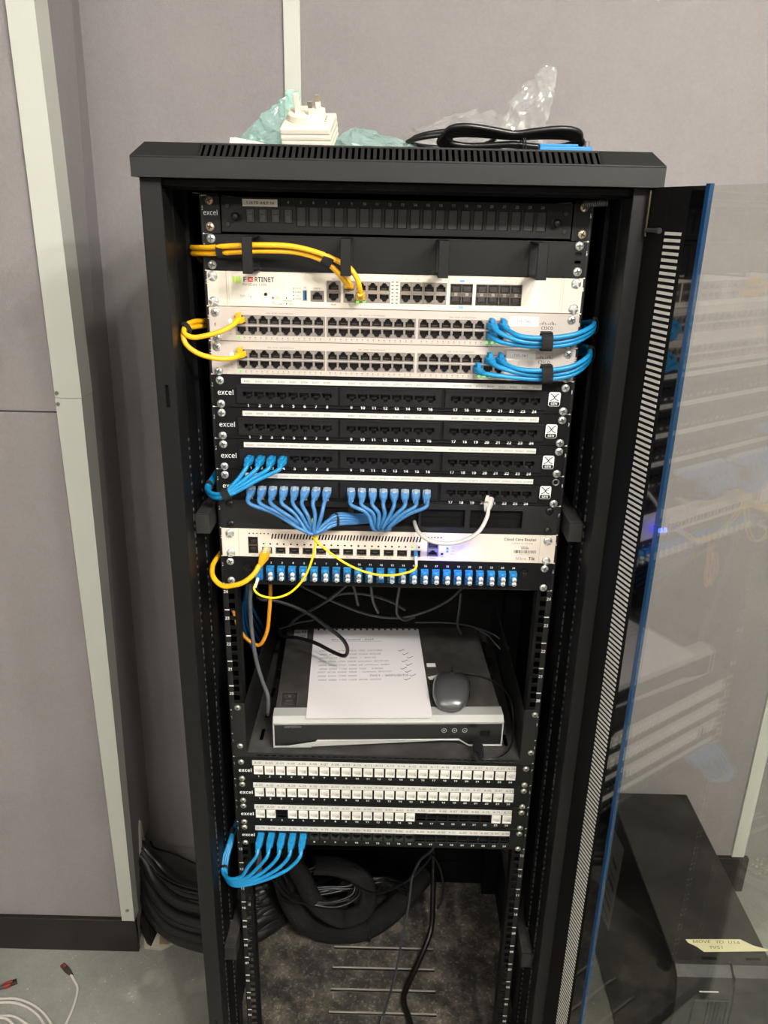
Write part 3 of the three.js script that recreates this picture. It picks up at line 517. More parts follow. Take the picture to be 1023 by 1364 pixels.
patchPanel(29, 'WIFI/B/', 1, 'black patch panel with four bright blue leads in its first ports');
patchPanel(28, 'CCTV/B/', 1, 'black patch panel with sixteen slate blue leads hanging from it');
// ---------------------------------------------------------------- unit 27: cable entry plate
{
  const t = rackUnit('cable_entry_plate', 27, 'black cable entry plate with wide openings and black screws above the router', 'blanking plate');
  const holes = [rectPts(-152, 9, -58, 36, 2), rectPts(-50, 9, 42, 36, 2), rectPts(46, 9, 108, 36, 2), rectPts(116, 9, 190, 36, 2)];
  part('plate', plate(rectPts(-241.3, 0.5, 241.3, 44, 1.2), holes, -2, 0, 0.35), S({ color: 0x141415, roughness: 0.45 }), t);
  for (const [a, b] of [[-152, -58], [-50, 42], [46, 108], [116, 190]]) part('opening_lip', join([mb(a, b, 8, 9.2, -9, 0.6, 0.3), mb(a, b, 36, 37, -9, 0.4, 0.3), mb(a - 1, a, 8, 37, -9, 0.4, 0.3), mb(b, b + 1, 8, 37, -9, 0.4, 0.3)]), M.plastic, t);
  part('brush', join([mb(-152, 190, 22, 36, -9, -7.5), mb(-152, 190, 9, 21.5, -9.5, -8)]), M.blackMatt, t, { kind: 'stuff' });
  screws(t, [[-227, 37], [-227, 6.5], [228, 37], [228, 6.5]], SCREW_BLACK, blackScrew);
}
// ---------------------------------------------------------------- unit 26: router
{
  const t = rackUnit('router', 26, 'cream router with a row of slanted vents and blue status lights', 'router');
  const pr = facePrint('#dfd3c6', (d) => {
    d.text('Cloud Core Router', 190, 37, 6, '#45423e', { bold: 1, sx: 0.88 }); d.text('CCR2004-1G-12S+2XS', 193, 31, 3.2, '#8b857c'); d.text('supplied by', 196, 27, 2.2, '#7b756c');
    d.text('○ Glide', 196, 23.6, 4.6, '#4e4b46', { bold: 1 });
    const r = rng(8); for (let x = 182; x < 214; x += 0.5 + r() * 0.9) d.rect(x, 15.6, x + 0.25 + r() * 0.4, 20.4, '#3c3935');
    d.text('8 0 4 5 2 1 7 7 3 9', 198, 14, 2, '#5b564f'); d.line([[182, 11.6], [214, 11.6]], '#8b857c', 0.25);
    d.text('Mikro', 185, 7, 6.6, '#8c867e', { align: 'left', sx: 0.95 }); d.text('Tik', 204, 7, 6.6, '#2f2c29', { bold: 1, align: 'left' });
    for (let k = 0; k < 12; k++) d.text('SFP+ ' + (k + 1), -176.1 + k * 19.63, 3.2, 2.3, '#6d665d');
    d.text('SFP28', -196, 3.2, 2.3, '#6d665d'); d.text('CONSOLE', 64, 4.2, 2.3, '#6d665d'); d.text('RESET', 79, 7, 2, '#6d665d');
    d.text('AC1', 94, 20.8, 2.6, '#8a95c8'); d.text('AC2', 94, 16, 2.6, '#8a95c8'); d.text('FAULT', 94, 11.4, 2.6, '#8a95c8'); d.text('USR STATUS', 80, 30, 2, '#8a95c8');
    d.line([[-216.9, 1], [-216.9, 43.4]], '#a2978a', 0.5); d.line([[219, 1], [219, 43.4]], '#b3a799', 0.5);
  });
  const holes = [rectPts(-203.1, 5.9, -189.1, 31.7), rectPts(56.4, 7.2, 73, 30.6)];
  for (let k = 0; k < 48; k++) { const x = -170 + k * 4.55; holes.push([[x, 28.8], [x + 2, 28.8], [x + 4.2, 37.4], [x + 2.2, 37.4]]); }
  for (let k = 0; k < 6; k++) holes.push(rectPts(-202 + k * 5.4, 35.8, -200 + k * 5.4, 37.8)), holes.push(rectPts(52 + k * 4.6, 35.8, 54 + k * 4.6, 37.8));
  for (let k = 0; k < 12; k++) { const c = -176.1 + k * 19.63; holes.push(rectPts(c - 7.2, 6, c + 7.2, 16)); holes.push(rectPts(c - 6, 19.6, c - 3.4, 22.2)); holes.push(rectPts(c + 3.4, 19.6, c + 6, 22.2)); }
  part('faceplate', faceUV(plate(rectPts(-241.3, 0.4, 241.3, 44.1, 1.5), holes, -1.6, 0, 0.25)), face(pr), t);
  part('inner_screen', mb(-216, 216, 1, 43, -9, -7), M.blackMatt, t);
  part('chassis', bx(-0.2165, 0.2165, 0.001, 0.0435, -0.28, -0.0092), M.cream, t);
  const cage = join([tint(plate(rectPts(-7.2, -5, 7.2, 5), [[[-6.4, -4.3], [6.4, -4.3], [6.4, 4.3], [-6.4, 4.3]]], -6, 0.4, 0.15), 0x55504a), tint(mb(-6.4, 6.4, -4.3, 4.3, -6, -2.4), 0x0e0d0d), tint(mb(-3.4, 3.4, -0.5, 0.4, -2.6, -1.8), 0x5b5752), tint(mb(-6.4, -3, -4.4, -3.2, -1, 0.2), 0x6b645c), tint(mb(3, 6.4, -4.4, -3.2, -1, 0.2), 0x6b645c)]);
  for (let k = 0; k < 12; k++) part('sfp_cage', cage, M.jack, t).position.set((-176.1 + k * 19.63) / 1000, 0.011, 0);
  part('stacked_cage', join([tint(plate(rectPts(-203.1, 5.9, -189.1, 31.7), [rectPts(-202.2, 7, -190, 17.6), rectPts(-202.2, 19.8, -190, 30.6)], -6, 0.4, 0.15), 0x2e2a28), tint(mb(-202.2, -190, 7, 30.6, -6, -3), 0x0d0c0c), tint(mb(-200, -192, 9, 14, -3, -1.4, 0.3), 0x2a2523), tint(mb(-200, -192, 22, 27, -3, -1.4, 0.3), 0x2a2523), tint(mb(-201.6, -190.6, 18.2, 19.2, 0.2, 0.8), 0x6d4b44)]), M.jack, t);
  part('management_ports', join([tint(plate(rectPts(56.4, 7.2, 73, 30.6), [jackPts(64.7, 12.6, 12.2, 8.6, 1), rectPts(58, 19.4, 71.4, 29)], -5, 0.5, 0.2), 0x77738a), tint(mb(57, 72.4, 8, 30, -8, -5), 0x101014), tint(mb(59, 70.6, 20.4, 28, -5, -3.4), 0x2c2c44)]), M.jack, t);
  const led = part('blue_lights', join([cyl(0.0017, 0.0017, 0.0016, 12).translate(0.0857, 0.0208, 0.0006), cyl(0.0015, 0.0015, 0.0016, 12).translate(0.0857, 0.016, 0.0006)]), glow(0x1430ff, 6), t, { label: 'bright blue status lights' });
  const bl = new THREE.PointLight(0x2838ff, 0.002); bl.position.set(0.0857, 0.0185, 0.014); bl.castShadow = true; bl.shadow.radius = 0.2; led.add(bl);
  part('reset_hole', mb(76.4, 80, 9.6, 13, -1, 0.3, 0.3), M.blackMatt, t);
  part('green_lights', join([mb(-179.6, -177.4, 20, 21.6, -1.4, 0.3), mb(35, 37.4, 20, 21.6, -1.4, 0.3)]), glow(0x60ff30, 1.6), t);
  screws(t, [[-229, 36.6], [-229, 5.6], [229.6, 35.6], [230.2, 4.2]], SCREW_BIG);
}
// ---------------------------------------------------------------- unit 25: fibre panel with capped blue adapters
{
  const t = rackUnit('fibre_patch_panel', 25, 'black fibre panel with a row of blue adapters under white caps, below the router', 'fibre panel');
  const X = (k) => -188.1 + k * 16.13;
  const pr = facePrint('#0f0f11', (d) => { for (let k = 0; k < 24; k++) d.text(String(k + 1), X(k) + 1, 36, 4, '#e2e2e0', { bold: 1 }); d.line([[211.2, 1], [211.2, 43]], '#0b0b0c', 0.8); d.line([[-218, 1], [-218, 43]], '#0b0b0c', 0.8); });
  part('faceplate', join([faceUV(plate(rectPts(-241.3, 0.4, 241.3, 44, 1), [], -2, 0, 0.3)), faceUV(mb(-217, 211, 0.4, 1.8, -20, 0.4, 0.4))]), face(pr), t);
  part('tray', bx(-0.215, 0.21, 0.002, 0.042, -0.22, -0.003), M.blackMatt, t);
  const ad = join([tint(mb(-5.4, 5.4, 11.6, 31.4, 0, 9.5, 0.7), 0x1b79b8), tint(mb(-5.5, 5.5, 28.2, 31.6, 0, 5, 0.4), 0x2a8cc9), tint(mb(-4.4, 4.4, 12.6, 26.4, 9.2, 10.3, 0.3), 0x145f96), tint(mb(-1.6, 1.6, 27.4, 30, 4.8, 9.9, 0.3), 0x3a9bd4), tint(mb(-4.9, -3.2, 14.4, 17, 9.6, 10.6), 0x0c2b45), tint(mb(-4.9, -3.2, 20, 22.6, 9.6, 10.6), 0x0c2b45)]);
  const cp = [[0, 6.6], [1.1, 6.5], [1.3, 5.4], [2.9, 5.2], [3.2, 4.6], [3.2, 0]].map(([x, y]) => new THREE.Vector2(x / 1000, y / 1000)).reverse(), cap = join([tint(new THREE.LatheGeometry(cp, 18).rotateX(PI / 2), 0xe9e6dc), tint(cyl(0.0011, 0.0011, 0.0006, 10).translate(0, 0, 0.0066), 0x6b6b68), tint(new THREE.TorusGeometry(0.0021, 0.0003, 6, 16).translate(0, 0, 0.0063), 0x9b9a95)]);
  for (let k = 0; k < 24; k++) {
    const a = part('fibre_adapter', ad, M.vc, t); a.position.x = X(k) / 1000;
    if (k > 0) for (const y of [22.6, 16.2]) { if (k === 11 && y < 20) continue; part('dust_cap', cap, M.vc, a).position.set(0.0012, y / 1000, 0.0098); }
  }
  for (const [x, y] of [[-205.7, 27.9], [198.7, 29]]) part('knob', join([cyl(0.0062, 0.0056, 0.005, 22).translate(x / 1000, y / 1000, 0.0025), cyl(0.0036, 0.003, 0.003, 16).translate(x / 1000, y / 1000, 0.0062)]), M.plastic, t);
  screws(t, [[-230.6, 36.4], [-230.4, 6], [229, 36.4], [230, 5.6]]);
}
// ---------------------------------------------------------------- units 17 to 14: keystone panels
const KEY = join([
  tint(plate(rectPts(-7.5, -8.1, 7.5, 8.1, 0.5), [rectPts(-6, -5.6, 6, 3.6)], -6, 1.4, 0.35), 0xe6e4dc),
  tint(mb(-6, 6, -5.6, 3.6, -3.2, -1.4), 0xc9c7bf), tint(mb(-6, 6, 1.2, 3.6, -1.6, 0.7, 0.2), 0xdbd9d1), tint(mb(2.2, 5.6, -5.2, -1.6, -1.4, 0.3, 0.2), 0xb4b2ab), tint(mb(-1, 1, -5.4, -2.2, -1.4, 0, 0.2), 0xbdbbb4),
]);
const BLANKKEY = join([tint(mb(-7.4, 7.4, -8, 8, -9, -8), 0x040404), tint(mb(-7.4, 7.4, -3.4, -2.4, -7, -0.6), 0x101312), tint(mb(-7.4, 7.4, 5.6, 6.6, -4, -0.8), 0x101312)]);
const KEYJACK = join([tint(plate(rectPts(-7.4, -8, 7.4, 8), [jackPts(0, 0.4, 11.8, 8.6, -1)], -6, 0.3, 0.2), 0x151716), tint(mb(-7.4, 7.4, -8, 8, -9, -8), 0x040404), ...[-1, 1].map((s) => tint(mb(s * 4.2 - 1.3, s * 4.2 + 1.3, -4, -2.6, -3, 0.6), 0x2c2f2e))]);
function keystonePanel(u, names, state, label) {
  const t = rackUnit('keystone_panel', u, label, 'patch panel');
  const X = (k) => -203 + k * 17.89;
  const pr = facePrint('#0e100f', (d) => {
    d.text('excel', -224.6, 18.8, 9, '#f0f0ee', { bold: 1, sx: 0.98 });
    for (let k = 0; k < 24; k++) d.text(String(k + 1), X(k), 7, 4.4, '#e6e6e2', { bold: 1, sx: 1.25 });
  });
  const strip = facePrint('#cfcec8', (d) => { for (let k = 0; k < 24; k++) { d.text(names[k], X(k), 34.6, 5.4, '#55554f', { sx: 1.15 }); d.line([[X(k) + 8.95, 30], [X(k) + 8.95, 39.5]], '#c9c8c2', 0.25); } });
  const holes = []; for (let k = 0; k < 24; k++) holes.push(rectPts(X(k) - 7.4, 12, X(k) + 7.4, 28));
  part('faceplate', join([faceUV(plate(rectPts(-241.3, 0.5, 241.3, 44, 1.2), holes, -2, 0, 0.35)), faceUV(mb(-219, 219, 42.6, 44, -18, 0.1, 0.3))]), face(pr), t);
  part('label_strip', faceUV(mb(-212.5, 215.4, 29.8, 39.2, 0, 1.2, 0.2)), face(strip, { roughness: 0.35 }), t, { label: 'white strip of printed port labels' });
  for (let k = 0; k < 24; k++) {
    const s = state(k), o = part(s === 'white' ? 'keystone_jack' : s === 'black' ? 'port' : 'empty_opening', s === 'white' ? KEY : s === 'black' ? KEYJACK : BLANKKEY, M.jack, t);
    o.position.set(X(k) / 1000, 0.0201, 0);
  }
  part('rear_bar', bx(-0.215, 0.215, 0.003, 0.042, -0.03, -0.0105), M.blackMatt, t);
  screws(t, [[-230.6, 35.4], [-230.4, 2.6], [231.8, 35], [232, 3]], SCREW_SMALL, screwMat);
}
const A = (n) => 'A-' + String(n).padStart(2, '0'), seq = (a) => Array.from({ length: 24 }, (_, k) => A(a + k));
const n16b = seq(25).map((s) => (s === 'A-48' ? 'A-51' : s)), n15 = seq(49).map((s) => (s === 'A-51' ? 'A-48' : s));
keystonePanel(17, seq(1), () => 'white', 'black panel full of white jacks, topmost one directly under the shelf');
keystonePanel(16, n16b, () => 'white', 'black panel full of white jacks, second one under the shelf');
keystonePanel(15, n15, (k) => (k === 2 || (k > 14 && k < 22) ? 'none' : 'white'), 'black panel of white jacks with one gap at left and seven empty openings');
keystonePanel(14, seq(73), (k) => (k < 15 ? 'black' : 'none'), 'black panel without white jacks, five bright blue leads in its first ports');
// ================================================================ shelf and what lies on it
{
  const t = thing('rack_shelf', 'black two unit rack shelf with slotted dusty floor carrying the recorder', 'shelf', [0, 17 * U, 0]);
  const sl = []; for (const s of [-1, 1]) for (let k = 0; k < 6; k++) { const a = s * 203; sl.push(rectPts(a - 3, 34 + k * 62, a + 3, 66 + k * 62, 2.6)); }
  part('shelf_floor', boxUV(plate(rectPts(-221.5, 0, 221.5, 415), sl, 0, 1.8, 0.3).rotateX(-PI / 2).translate(0, 0.0068, 0), 0.4), M.recorder, t);
  const vents = []; for (let k = 0; k < 34; k++) vents.push(rectPts(-205 + k * 12.4, 2.6, -198 + k * 12.4, 5));
  part('front_lip', plate(rectPts(-221.5, 0.6, 221.5, 8.6), vents, -1.6, 0.2, 0.3), M.black, t);
  for (const s of [-1, 1]) {
    part('ear', plate(s < 0 ? rectPts(-241.3, 0.8, -220.5, 102.5, 1) : rectPts(220.5, 0.8, 241.3, 102.5, 1), [], -1.6, 0.2, 0.3), M.black, t);
    const ch = plate([[0, 1], [415, 1], [415, 40], [395, 90], [0, 101]], [], -0.9, 0.9, 0.3).rotateY(PI / 2); ch.translate(s * 0.2212, 0, 0);
    part('side_cheek', boxUV(ch, 0.4), M.black, t);
  }
  screws(t, [[-231.4, 95], [-230.6, 22.4], [237, 95], [237, 22.4]], SCREW_SMALL, screwMat, 0.0004);
}
const TURN = 0.05;
{
  const t = thing('video_recorder', 'dusty black video recorder with silver edged front lying on the rack shelf', 'recorder', [0.008, 17 * U + 0.0086, -0.021], TURN);
  part('case', boxUV(mb(-185.5, 185.5, 5, 56.6, -300, -9, 1.2), 0.45), M.recorder, t);
  const O = (d) => [[-187.5 + d, 2 + d], [-126 + d * 0.4, 2 + d], [-117 + d * 0.4, 13.5 + d], [116 - d * 0.4, 13.5 + d], [133 - d * 0.4, 2 + d], [187.5 - d, 2 + d], [187.5 - d, 48.5 - d], [-187.5 + d, 48.5 - d]];
  part('silver_frame', plate(O(0), [O(2.4)], -18, 0, 0.5), M.silver, t);
  const top = plate([[-32, 57], [-9.5, 57], [0, 49.5], [0, 46], [-4, 46], [-32, 50]], [], -187.5, 187.5, 0.3).rotateY(-PI / 2);
  part('top_rail', top, M.silver, t);
  part('front_window', planar(plate(O(2.2), [], -6, -2.2, 0.2), -0.1875, 0, 0.375, 0.052), S({ map: canvas(1875, 260, (c, w, h) => {
    c.fillStyle = '#19191a'; c.fillRect(0, 0, w, h); const k = 5; c.fillStyle = '#6c6c6e'; c.font = 'italic bold 27px sans-serif'; c.textBaseline = 'middle'; c.fillText('HIKVISION', 18 * k, h - 41 * k);
    c.strokeStyle = '#cfcfcf'; c.lineWidth = 3.2;
    for (const [i, x] of [278, 295, 312].entries()) { c.beginPath(); c.arc(x * k, h - 32 * k, 19, 0, 7); c.stroke(); c.beginPath(); c.arc(x * k, h - 32 * k, i === 0 ? 5 : 4, 0, 7); c.stroke(); if (i === 0) { c.beginPath(); c.moveTo(x * k + 4, h - 32 * k - 4); c.lineTo(x * k - 7, h - 32 * k + 7); c.stroke(); } }
  }), roughness: 0.22 }), t);
  part('usb_socket', join([mb(150, 166, 21, 31, -4, -1.8, 0.3)]), M.blackMatt, t);
  for (const x of [-150, 150]) for (const z of [-40, -265]) part('foot', cyl(0.011, 0.009, 0.006, 16, 'y').translate(x / 1000, 0.003, z / 1000), M.blackMatt, t);
  const r = rng(3);
  const lab = canvas(256, 320, (c, w, h) => { c.fillStyle = '#b4b2ae'; c.fillRect(0, 0, w, h); c.fillStyle = '#222'; c.fillRect(150, 20, 80, 84); c.fillStyle = '#b4b2ae'; c.fillRect(172, 40, 36, 44); c.fillStyle = '#333'; for (let k = 0; k < 26; k++) c.fillRect(16 + k * 8.4, 190, 2 + r() * 4, 90); for (let k = 0; k < 6; k++) c.fillRect(16, 30 + k * 22, 70 + r() * 50, 8); });
  const lg = mb(-171, -146, 56.6, 56.9, -290, -258); part('barcode_print', planarXZ(lg, -0.171, -0.258, 0.025, -0.032), S({ map: lab, roughness: 0.5 }), t);
  const eye = canvas(256, 384, (c, w, h) => { c.fillStyle = '#2c2a28'; c.fillRect(0, 0, w, h); c.strokeStyle = '#6f6a66'; c.lineWidth = 6; c.strokeRect(8, 8, w - 16, h - 16); c.beginPath(); c.ellipse(w / 2, 110, 74, 40, 0, 0, 7); c.stroke(); c.beginPath(); c.arc(w / 2, 110, 22, 0, 7); c.fillStyle = '#6f6a66'; c.fill(); c.fillStyle = '#5f5b57'; c.fillRect(76, 216, 104, 26); c.fillRect(50, 280, 156, 8); c.fillRect(50, 304, 130, 8); c.fillRect(50, 328, 150, 8); });
  part('warranty_sticker', planarXZ(mb(-179, -150, 56.6, 56.85, -77, -35), -0.179, -0.035, 0.029, -0.042), S({ map: eye, roughness: 0.4 }), t);
}
function planarXZ(g, x0, z0, w, d) { const p = g.attributes.position, uv = new Float32Array(p.count * 2); for (let i = 0; i < p.count; i++) { uv[i * 2] = (p.getX(i) - x0) / w; uv[i * 2 + 1] = (p.getZ(i) - z0) / d; } g.setAttribute('uv', new THREE.BufferAttribute(uv, 2)); return g; }
const TOP = 17 * U + 0.0086 + 0.0571;
{   // handwritten sheet torn from a spiral pad
  const W = 204, H = 292, o = [[-W / 2, -H / 2], [W / 2, -H / 2], [W / 2, H / 2 - 3]];
  const r = rng(12);
  for (let k = 16; k >= 0; k--) { const x = -W / 2 + 8 + k * 11.8; o.push([x + 3.4, H / 2 - 1 + r() * 2.2], [x + 2.6, H / 2 - 6], [x - 1, H / 2 - 6.4], [x - 1.4, H / 2 - 1.5 + r() * 1.5]); }
  o.push([-W / 2, H / 2 - 1]);
  const t = thing('handwritten_sheet', 'white sheet of handwritten notes with torn spiral holes on the recorder', 'paper', [-0.031, TOP + 0.0004, -0.166], TURN);
  const ink = canvas(1020, 1460, (c, w, h) => {
    c.fillStyle = '#e9e4e6'; c.fillRect(0, 0, w, h); c.fillStyle = '#3a3a40';
    const write = (s, x, y, size, a = 0.9) => { c.save(); c.translate(x, y); c.transform(1, -0.02, -0.14, 1, 0, 0); c.globalAlpha = a; c.font = size + 'px sans-serif'; c.fillText(s, 0, 0); c.restore(); };
    write('APs1 - Control - GUA', 170, 228, 44, 0.95); c.fillRect(180, 240, 470, 3);
    const rows = ['AP01  6C63  C79C  D5C4  1V01  CH/1/060', 'AP02  B4A0  7B31  51D0  01A/2  B/0108', 'AP03  6C63  C79C  D5E0  ---  B/0119', 'AP04  E0A4  7780  D0C8  conroom  W1/F1/01', 'AP05  B0A0  1191  55B4  off  common  A/001', 'AP06  E0B0  1158  D3F0  TVS2  -  A/0050', 'AP07  6C28  D2D0  1D0A  -  common  W1/1/01', 'AP08  E0A4  7780  DD80  -', 'AP09  E0B4  1750  C5E8  W2/B  A/0070'];
    rows.forEach((s, i) => { write(s, 62 + (i % 3) * 6, 430 + i * 62 - (i > 5 ? 10 : 0), 32, 0.72); c.strokeStyle = '#333'; c.lineWidth = 6; const x = 800 + (i * 37) % 90, y = 415 + i * 62 - (i > 5 ? 10 : 0); c.beginPath(); c.moveTo(x, y - 8); c.lineTo(x + 14, y + 8); c.lineTo(x + 56, y - 26); c.stroke(); });
    write('TVS1 - WIFI/B/03', 520, 852, 46, 1); 
  });
  const g = plate(o, [], 0, 0.35, 0).rotateX(-PI / 2); planarXZ(g, -W / 2000, H / 2000, W / 1000, -H / 1000);
  part('page', g, S({ map: ink, roughness: 0.75 }), t);
  const a = thing('paper_slip', 'small white straight paper slip sticking out beside the handwritten sheet', 'paper', [0.083, TOP, -0.185], TURN); part('slip', mb(-8, 8, 0, 0.8, -6, 6, 0.3), M.white, a);
  const b = thing('paper_slip', 'small white slanted paper slip tucked under the mouse', 'paper', [0.089, TOP, -0.146], 0.42); part('slip', mb(-13, 13, 0, 0.8, -5, 5, 0.3), M.white, b);
}
{
  const t = thing('computer_mouse', 'dark glossy computer mouse lying beside the handwritten sheet', 'mouse', [0.112, TOP, -0.09], -0.1); t.scale.set(1.0, 0.88, 0.87);
  const ringsM = [[-57, 22, 7, 2.2, 0, 4], [-54, 38, 15, 2.4, 0, 8], [-44, 53, 25, 2.6, 0, 13], [-22, 60, 34, 2.6, 0, 17.5], [4, 62, 38, 2.6, 0, 19.5], [28, 60, 34, 2.5, 0, 17.5], [46, 50, 25, 2.4, 0, 13], [54, 36, 16, 2.3, 0, 8.5], [57, 20, 8, 2.2, 0, 4.4]];
  const smooth = (g) => { const m = mergeVertices(g.deleteAttribute('normal').deleteAttribute('uv')); m.computeVertexNormals(); return m; };
  part('shell', smooth(loft(ringsM, 32)), P({ color: 0x444446, roughness: 0.3, clearcoat: 0.6, clearcoatRoughness: 0.25 }), t);
  part('button_gap', mb(-0.6, 0.6, 26, 35.2, -54, -14, 0.3), M.blackMatt, t);
  part('wheel', cyl(0.009, 0.009, 0.006, 18, 'x').translate(0, 0.0275, -0.032), M.plastic, t);
  part('side_seam', join([mb(-31.5, -30, 12, 14, -36, 26, 0.4), mb(30, 31.5, 12, 14, -36, 26, 0.4)]), M.blackMatt, t);
  part('cable', tube([[-2, 12, -56], [18, 8, -72], [45, 4, -74], [78, 3, -52], [101, -4, -10], [106, -30, 30], [100, -38, 90], [80, -34, 130], [58, -34, 138], [46, -34, 118]].map((p) => p), 0.0016, 8, 8), M.darkCable, t);
  part('usb_plug', loft([[0, 13, 6], [12, 13, 6], [13, 17, 10], [34, 16, 9], [40, 9, 7], [48, 4, 4]].map((q) => [...q, 5]), 16).rotateY(0.12).rotateX(0.25).translate(0.046, -0.034, 0.086), M.plastic, t);
}
// ================================================================ leads
function plugGeo(style) {
  if (style === 'boot') return join([loft([[-1, 11, 7.4, 8], [8, 11.2, 7.6, 8], [10, 12, 8.6, 6], [16, 11.4, 8.4, 5], [22, 8, 7.4, 3], [28, 6.6, 6.6, 2]]), mb(-2.6, 2.6, 4, 6.4, 4, 15, 0.8)]);
  if (style === 'clear') return join([tint(loft([[-1, 11, 7.4, 8], [9, 11.4, 7.8, 8], [12, 12, 8.4, 6]]), 0xa9bacb), tint(loft([[12, 12, 8.4, 6], [19, 10.6, 8, 5], [27, 7.4, 7, 3], [33, 6, 6, 2]]), 0x4f86bd), tint(mb(-2.6, 2.6, 4, 6, 4, 16, 0.8), 0x9fb4ca)]);
  if (style === 'long') return join([loft([[-1, 11, 7.4, 8], [6, 11.2, 7.6, 8], [8, 11.8, 9, 6], [22, 11.6, 9, 5], [29, 8, 7, 3], [36, 6, 6, 2]]), mb(-3, 3, 4.2, 6, 8, 20, 0.8)]);
  if (style === 'stub') return join([loft([[-1, 11, 7.4, 8], [6, 11.4, 7.8, 8], [9, 11.4, 8.6, 6], [15, 9.4, 8, 4], [20, 7, 7, 2]]), mb(-3, 3, 3.6, 9.4, 2, 9, 1), mb(-2.2, 2.2, 8.4, 10, -0.5, 9, 0.6)]);
  if (style === 'rj45') return join([tint(loft([[-1, 11, 7.6, 8], [12, 11.4, 8, 8]]), 0xb9b0a0), tint(loft([[11, 12.4, 9.6, 6], [20, 13, 10, 5], [32, 9, 8, 3], [42, 6.4, 6.4, 2]]), 0xf0a80a), tint(mb(-2.6, 2.6, 4, 6, 2, 16, 0.8), 0xe8d39a)]);
  if (style === 'lc') return join([tint(loft([[-1, 6, 9, 6], [10, 6, 9, 6]]), 0x2a7ab8), tint(loft([[9, 4.6, 4.6, 2], [13, 5, 5, 2], [30, 3.4, 3.4, 2]]), 0xe6e4de)]);
  return null;
}
const PLUG = {}; for (const k of ['boot', 'clear', 'long', 'stub', 'rj45', 'lc']) PLUG[k] = plugGeo(k);
function lead(name, label, group, pts, r, mat, plugs = [], seg = 8) {
  const t = thing(name, label, 'cable', [0, 0, 0], 0, group);
  part('sheath', tube(pts, r, seg, 10), mat, t);
  for (const [style, at, dir, roll, m] of plugs) {
    const o = part('plug', PLUG[style], m ?? mat, t); o.position.copy(mmv(at));
    const d = V(...dir).normalize(), x = V(0, 1, 0).cross(d).normalize(), y = d.clone().cross(x);
    o.quaternion.setFromRotationMatrix(new THREE.Matrix4().makeBasis(x, y, d)); if (roll) o.rotateZ(roll);
  }
  return t;
}
// strap wrapped round leads: ring along the direction of the leads
function strap(label, at, dir, w, h, len, mat = M.tie, cat = 'cable tie') {
  const t = thing('cable_strap', label, cat, [at[0] / 1000, at[1] / 1000, at[2] / 1000]);
  const outer = [], inner = []; for (let k = 0; k < 24; k++) { const a = k / 24 * 2 * PI, c = Math.cos(a), s = Math.sin(a), q = (v) => Math.sign(v) * Math.abs(v) ** 0.75; outer.push([q(c) * (w / 2 + 1), q(s) * (h / 2 + 1)]); inner.push([q(c) * w / 2, q(s) * h / 2]); }
  const o = part('band', plate(outer, [inner.reverse()], -len / 2, len / 2, 0.2), mat, t);
  const d = V(...dir).normalize(), x = V(0, 1, 0).cross(d).normalize(), y = d.clone().cross(x);
  o.quaternion.setFromRotationMatrix(new THREE.Matrix4().makeBasis(x, y, d));
  const tail = part('tail', mb(-w * 0.3, w * 0.34, h / 2 + 0.6, h / 2 + 2, -len / 2, len / 2, 0.4), mat, t); tail.quaternion.copy(o.quaternion);
}
const sw = (x, row) => [x, row];   // port centre helper
// two yellow leads through the rings into the firewall
lead('yellow_patch_lead', 'yellow lead through the cable rings, plugged into the lower firewall port', null, [[-280, 1520, -150], [-266, 1536, -50], [-259, 1538, -10], [-230, 1540, 20], [-199, 1543, 35], [-162, 1545, 38], [-125, 1544, 38], [-93, 1537, 38], [-70, 1528, 38], [-55, 1520, 42], [-46, 1507, 42], [-43, 1494, 36], [-43, 1487, 26]], 0.0034, M.yellow, [['long', [-43.1, 1481.7, 0], [0, 0.22, 1], PI]]);
lead('yellow_patch_lead', 'yellow lead through the cable rings, plugged into the upper firewall port', null, [[-280, 1512, -150], [-266, 1528, -52], [-259, 1531, -12], [-227, 1533, 16], [-196, 1536, 30], [-158, 1538, 31], [-122, 1537, 31], [-94, 1530, 31], [-77, 1520, 32], [-66, 1509, 34], [-60, 1501, 26]], 0.0034, M.yellow, [['stub', [-58.1, 1495.2, 0], [-0.1, 0.2, 1]]]);
strap('black strap round the two yellow leads at the left rail', [-216, 1537, 26], [1, 0.05, 0.35], 9, 14.5, 9);
strap('black strap round the two yellow leads between the two left rings', [-83, 1528.5, 35.5], [1, -0.6, 0.05], 9.5, 14.5, 13);
// two yellow leads into the switches
lead('yellow_patch_lead', 'yellow lead looping out at left into the upper switch', null, [[-236, 1448, -60], [-253, 1444, -30], [-261, 1447, 5], [-266, 1444, 28], [-266, 1437, 36], [-256, 1432, 38], [-235, 1435, 38], [-216, 1441, 34], [-205, 1447, 26], [-200.5, 1451, 17]], 0.0033, M.yellow, [['stub', [-199.7, 1450, 0], [-0.25, 0.0, 1], 0.15]]);
lead('yellow_patch_lead', 'yellow lead looping out at left into the lower switch', null, [[-236, 1441, -64], [-254, 1437, -35], [-259, 1440, 0], [-266, 1440, 26], [-268, 1434, 34], [-264, 1423, 38], [-250, 1412, 38], [-230, 1406, 36], [-212, 1404, 28], [-201, 1405.6, 17]], 0.0033, M.yellow, [['stub', [-199.7, 1405.6, 0], [-0.25, -0.0, 1], 0.15]]);
strap('black strap round the two yellow leads left of the upper switch', [-264.5, 1441.5, 29], [-0.4, -0.6, 0.8], 9, 14, 6);
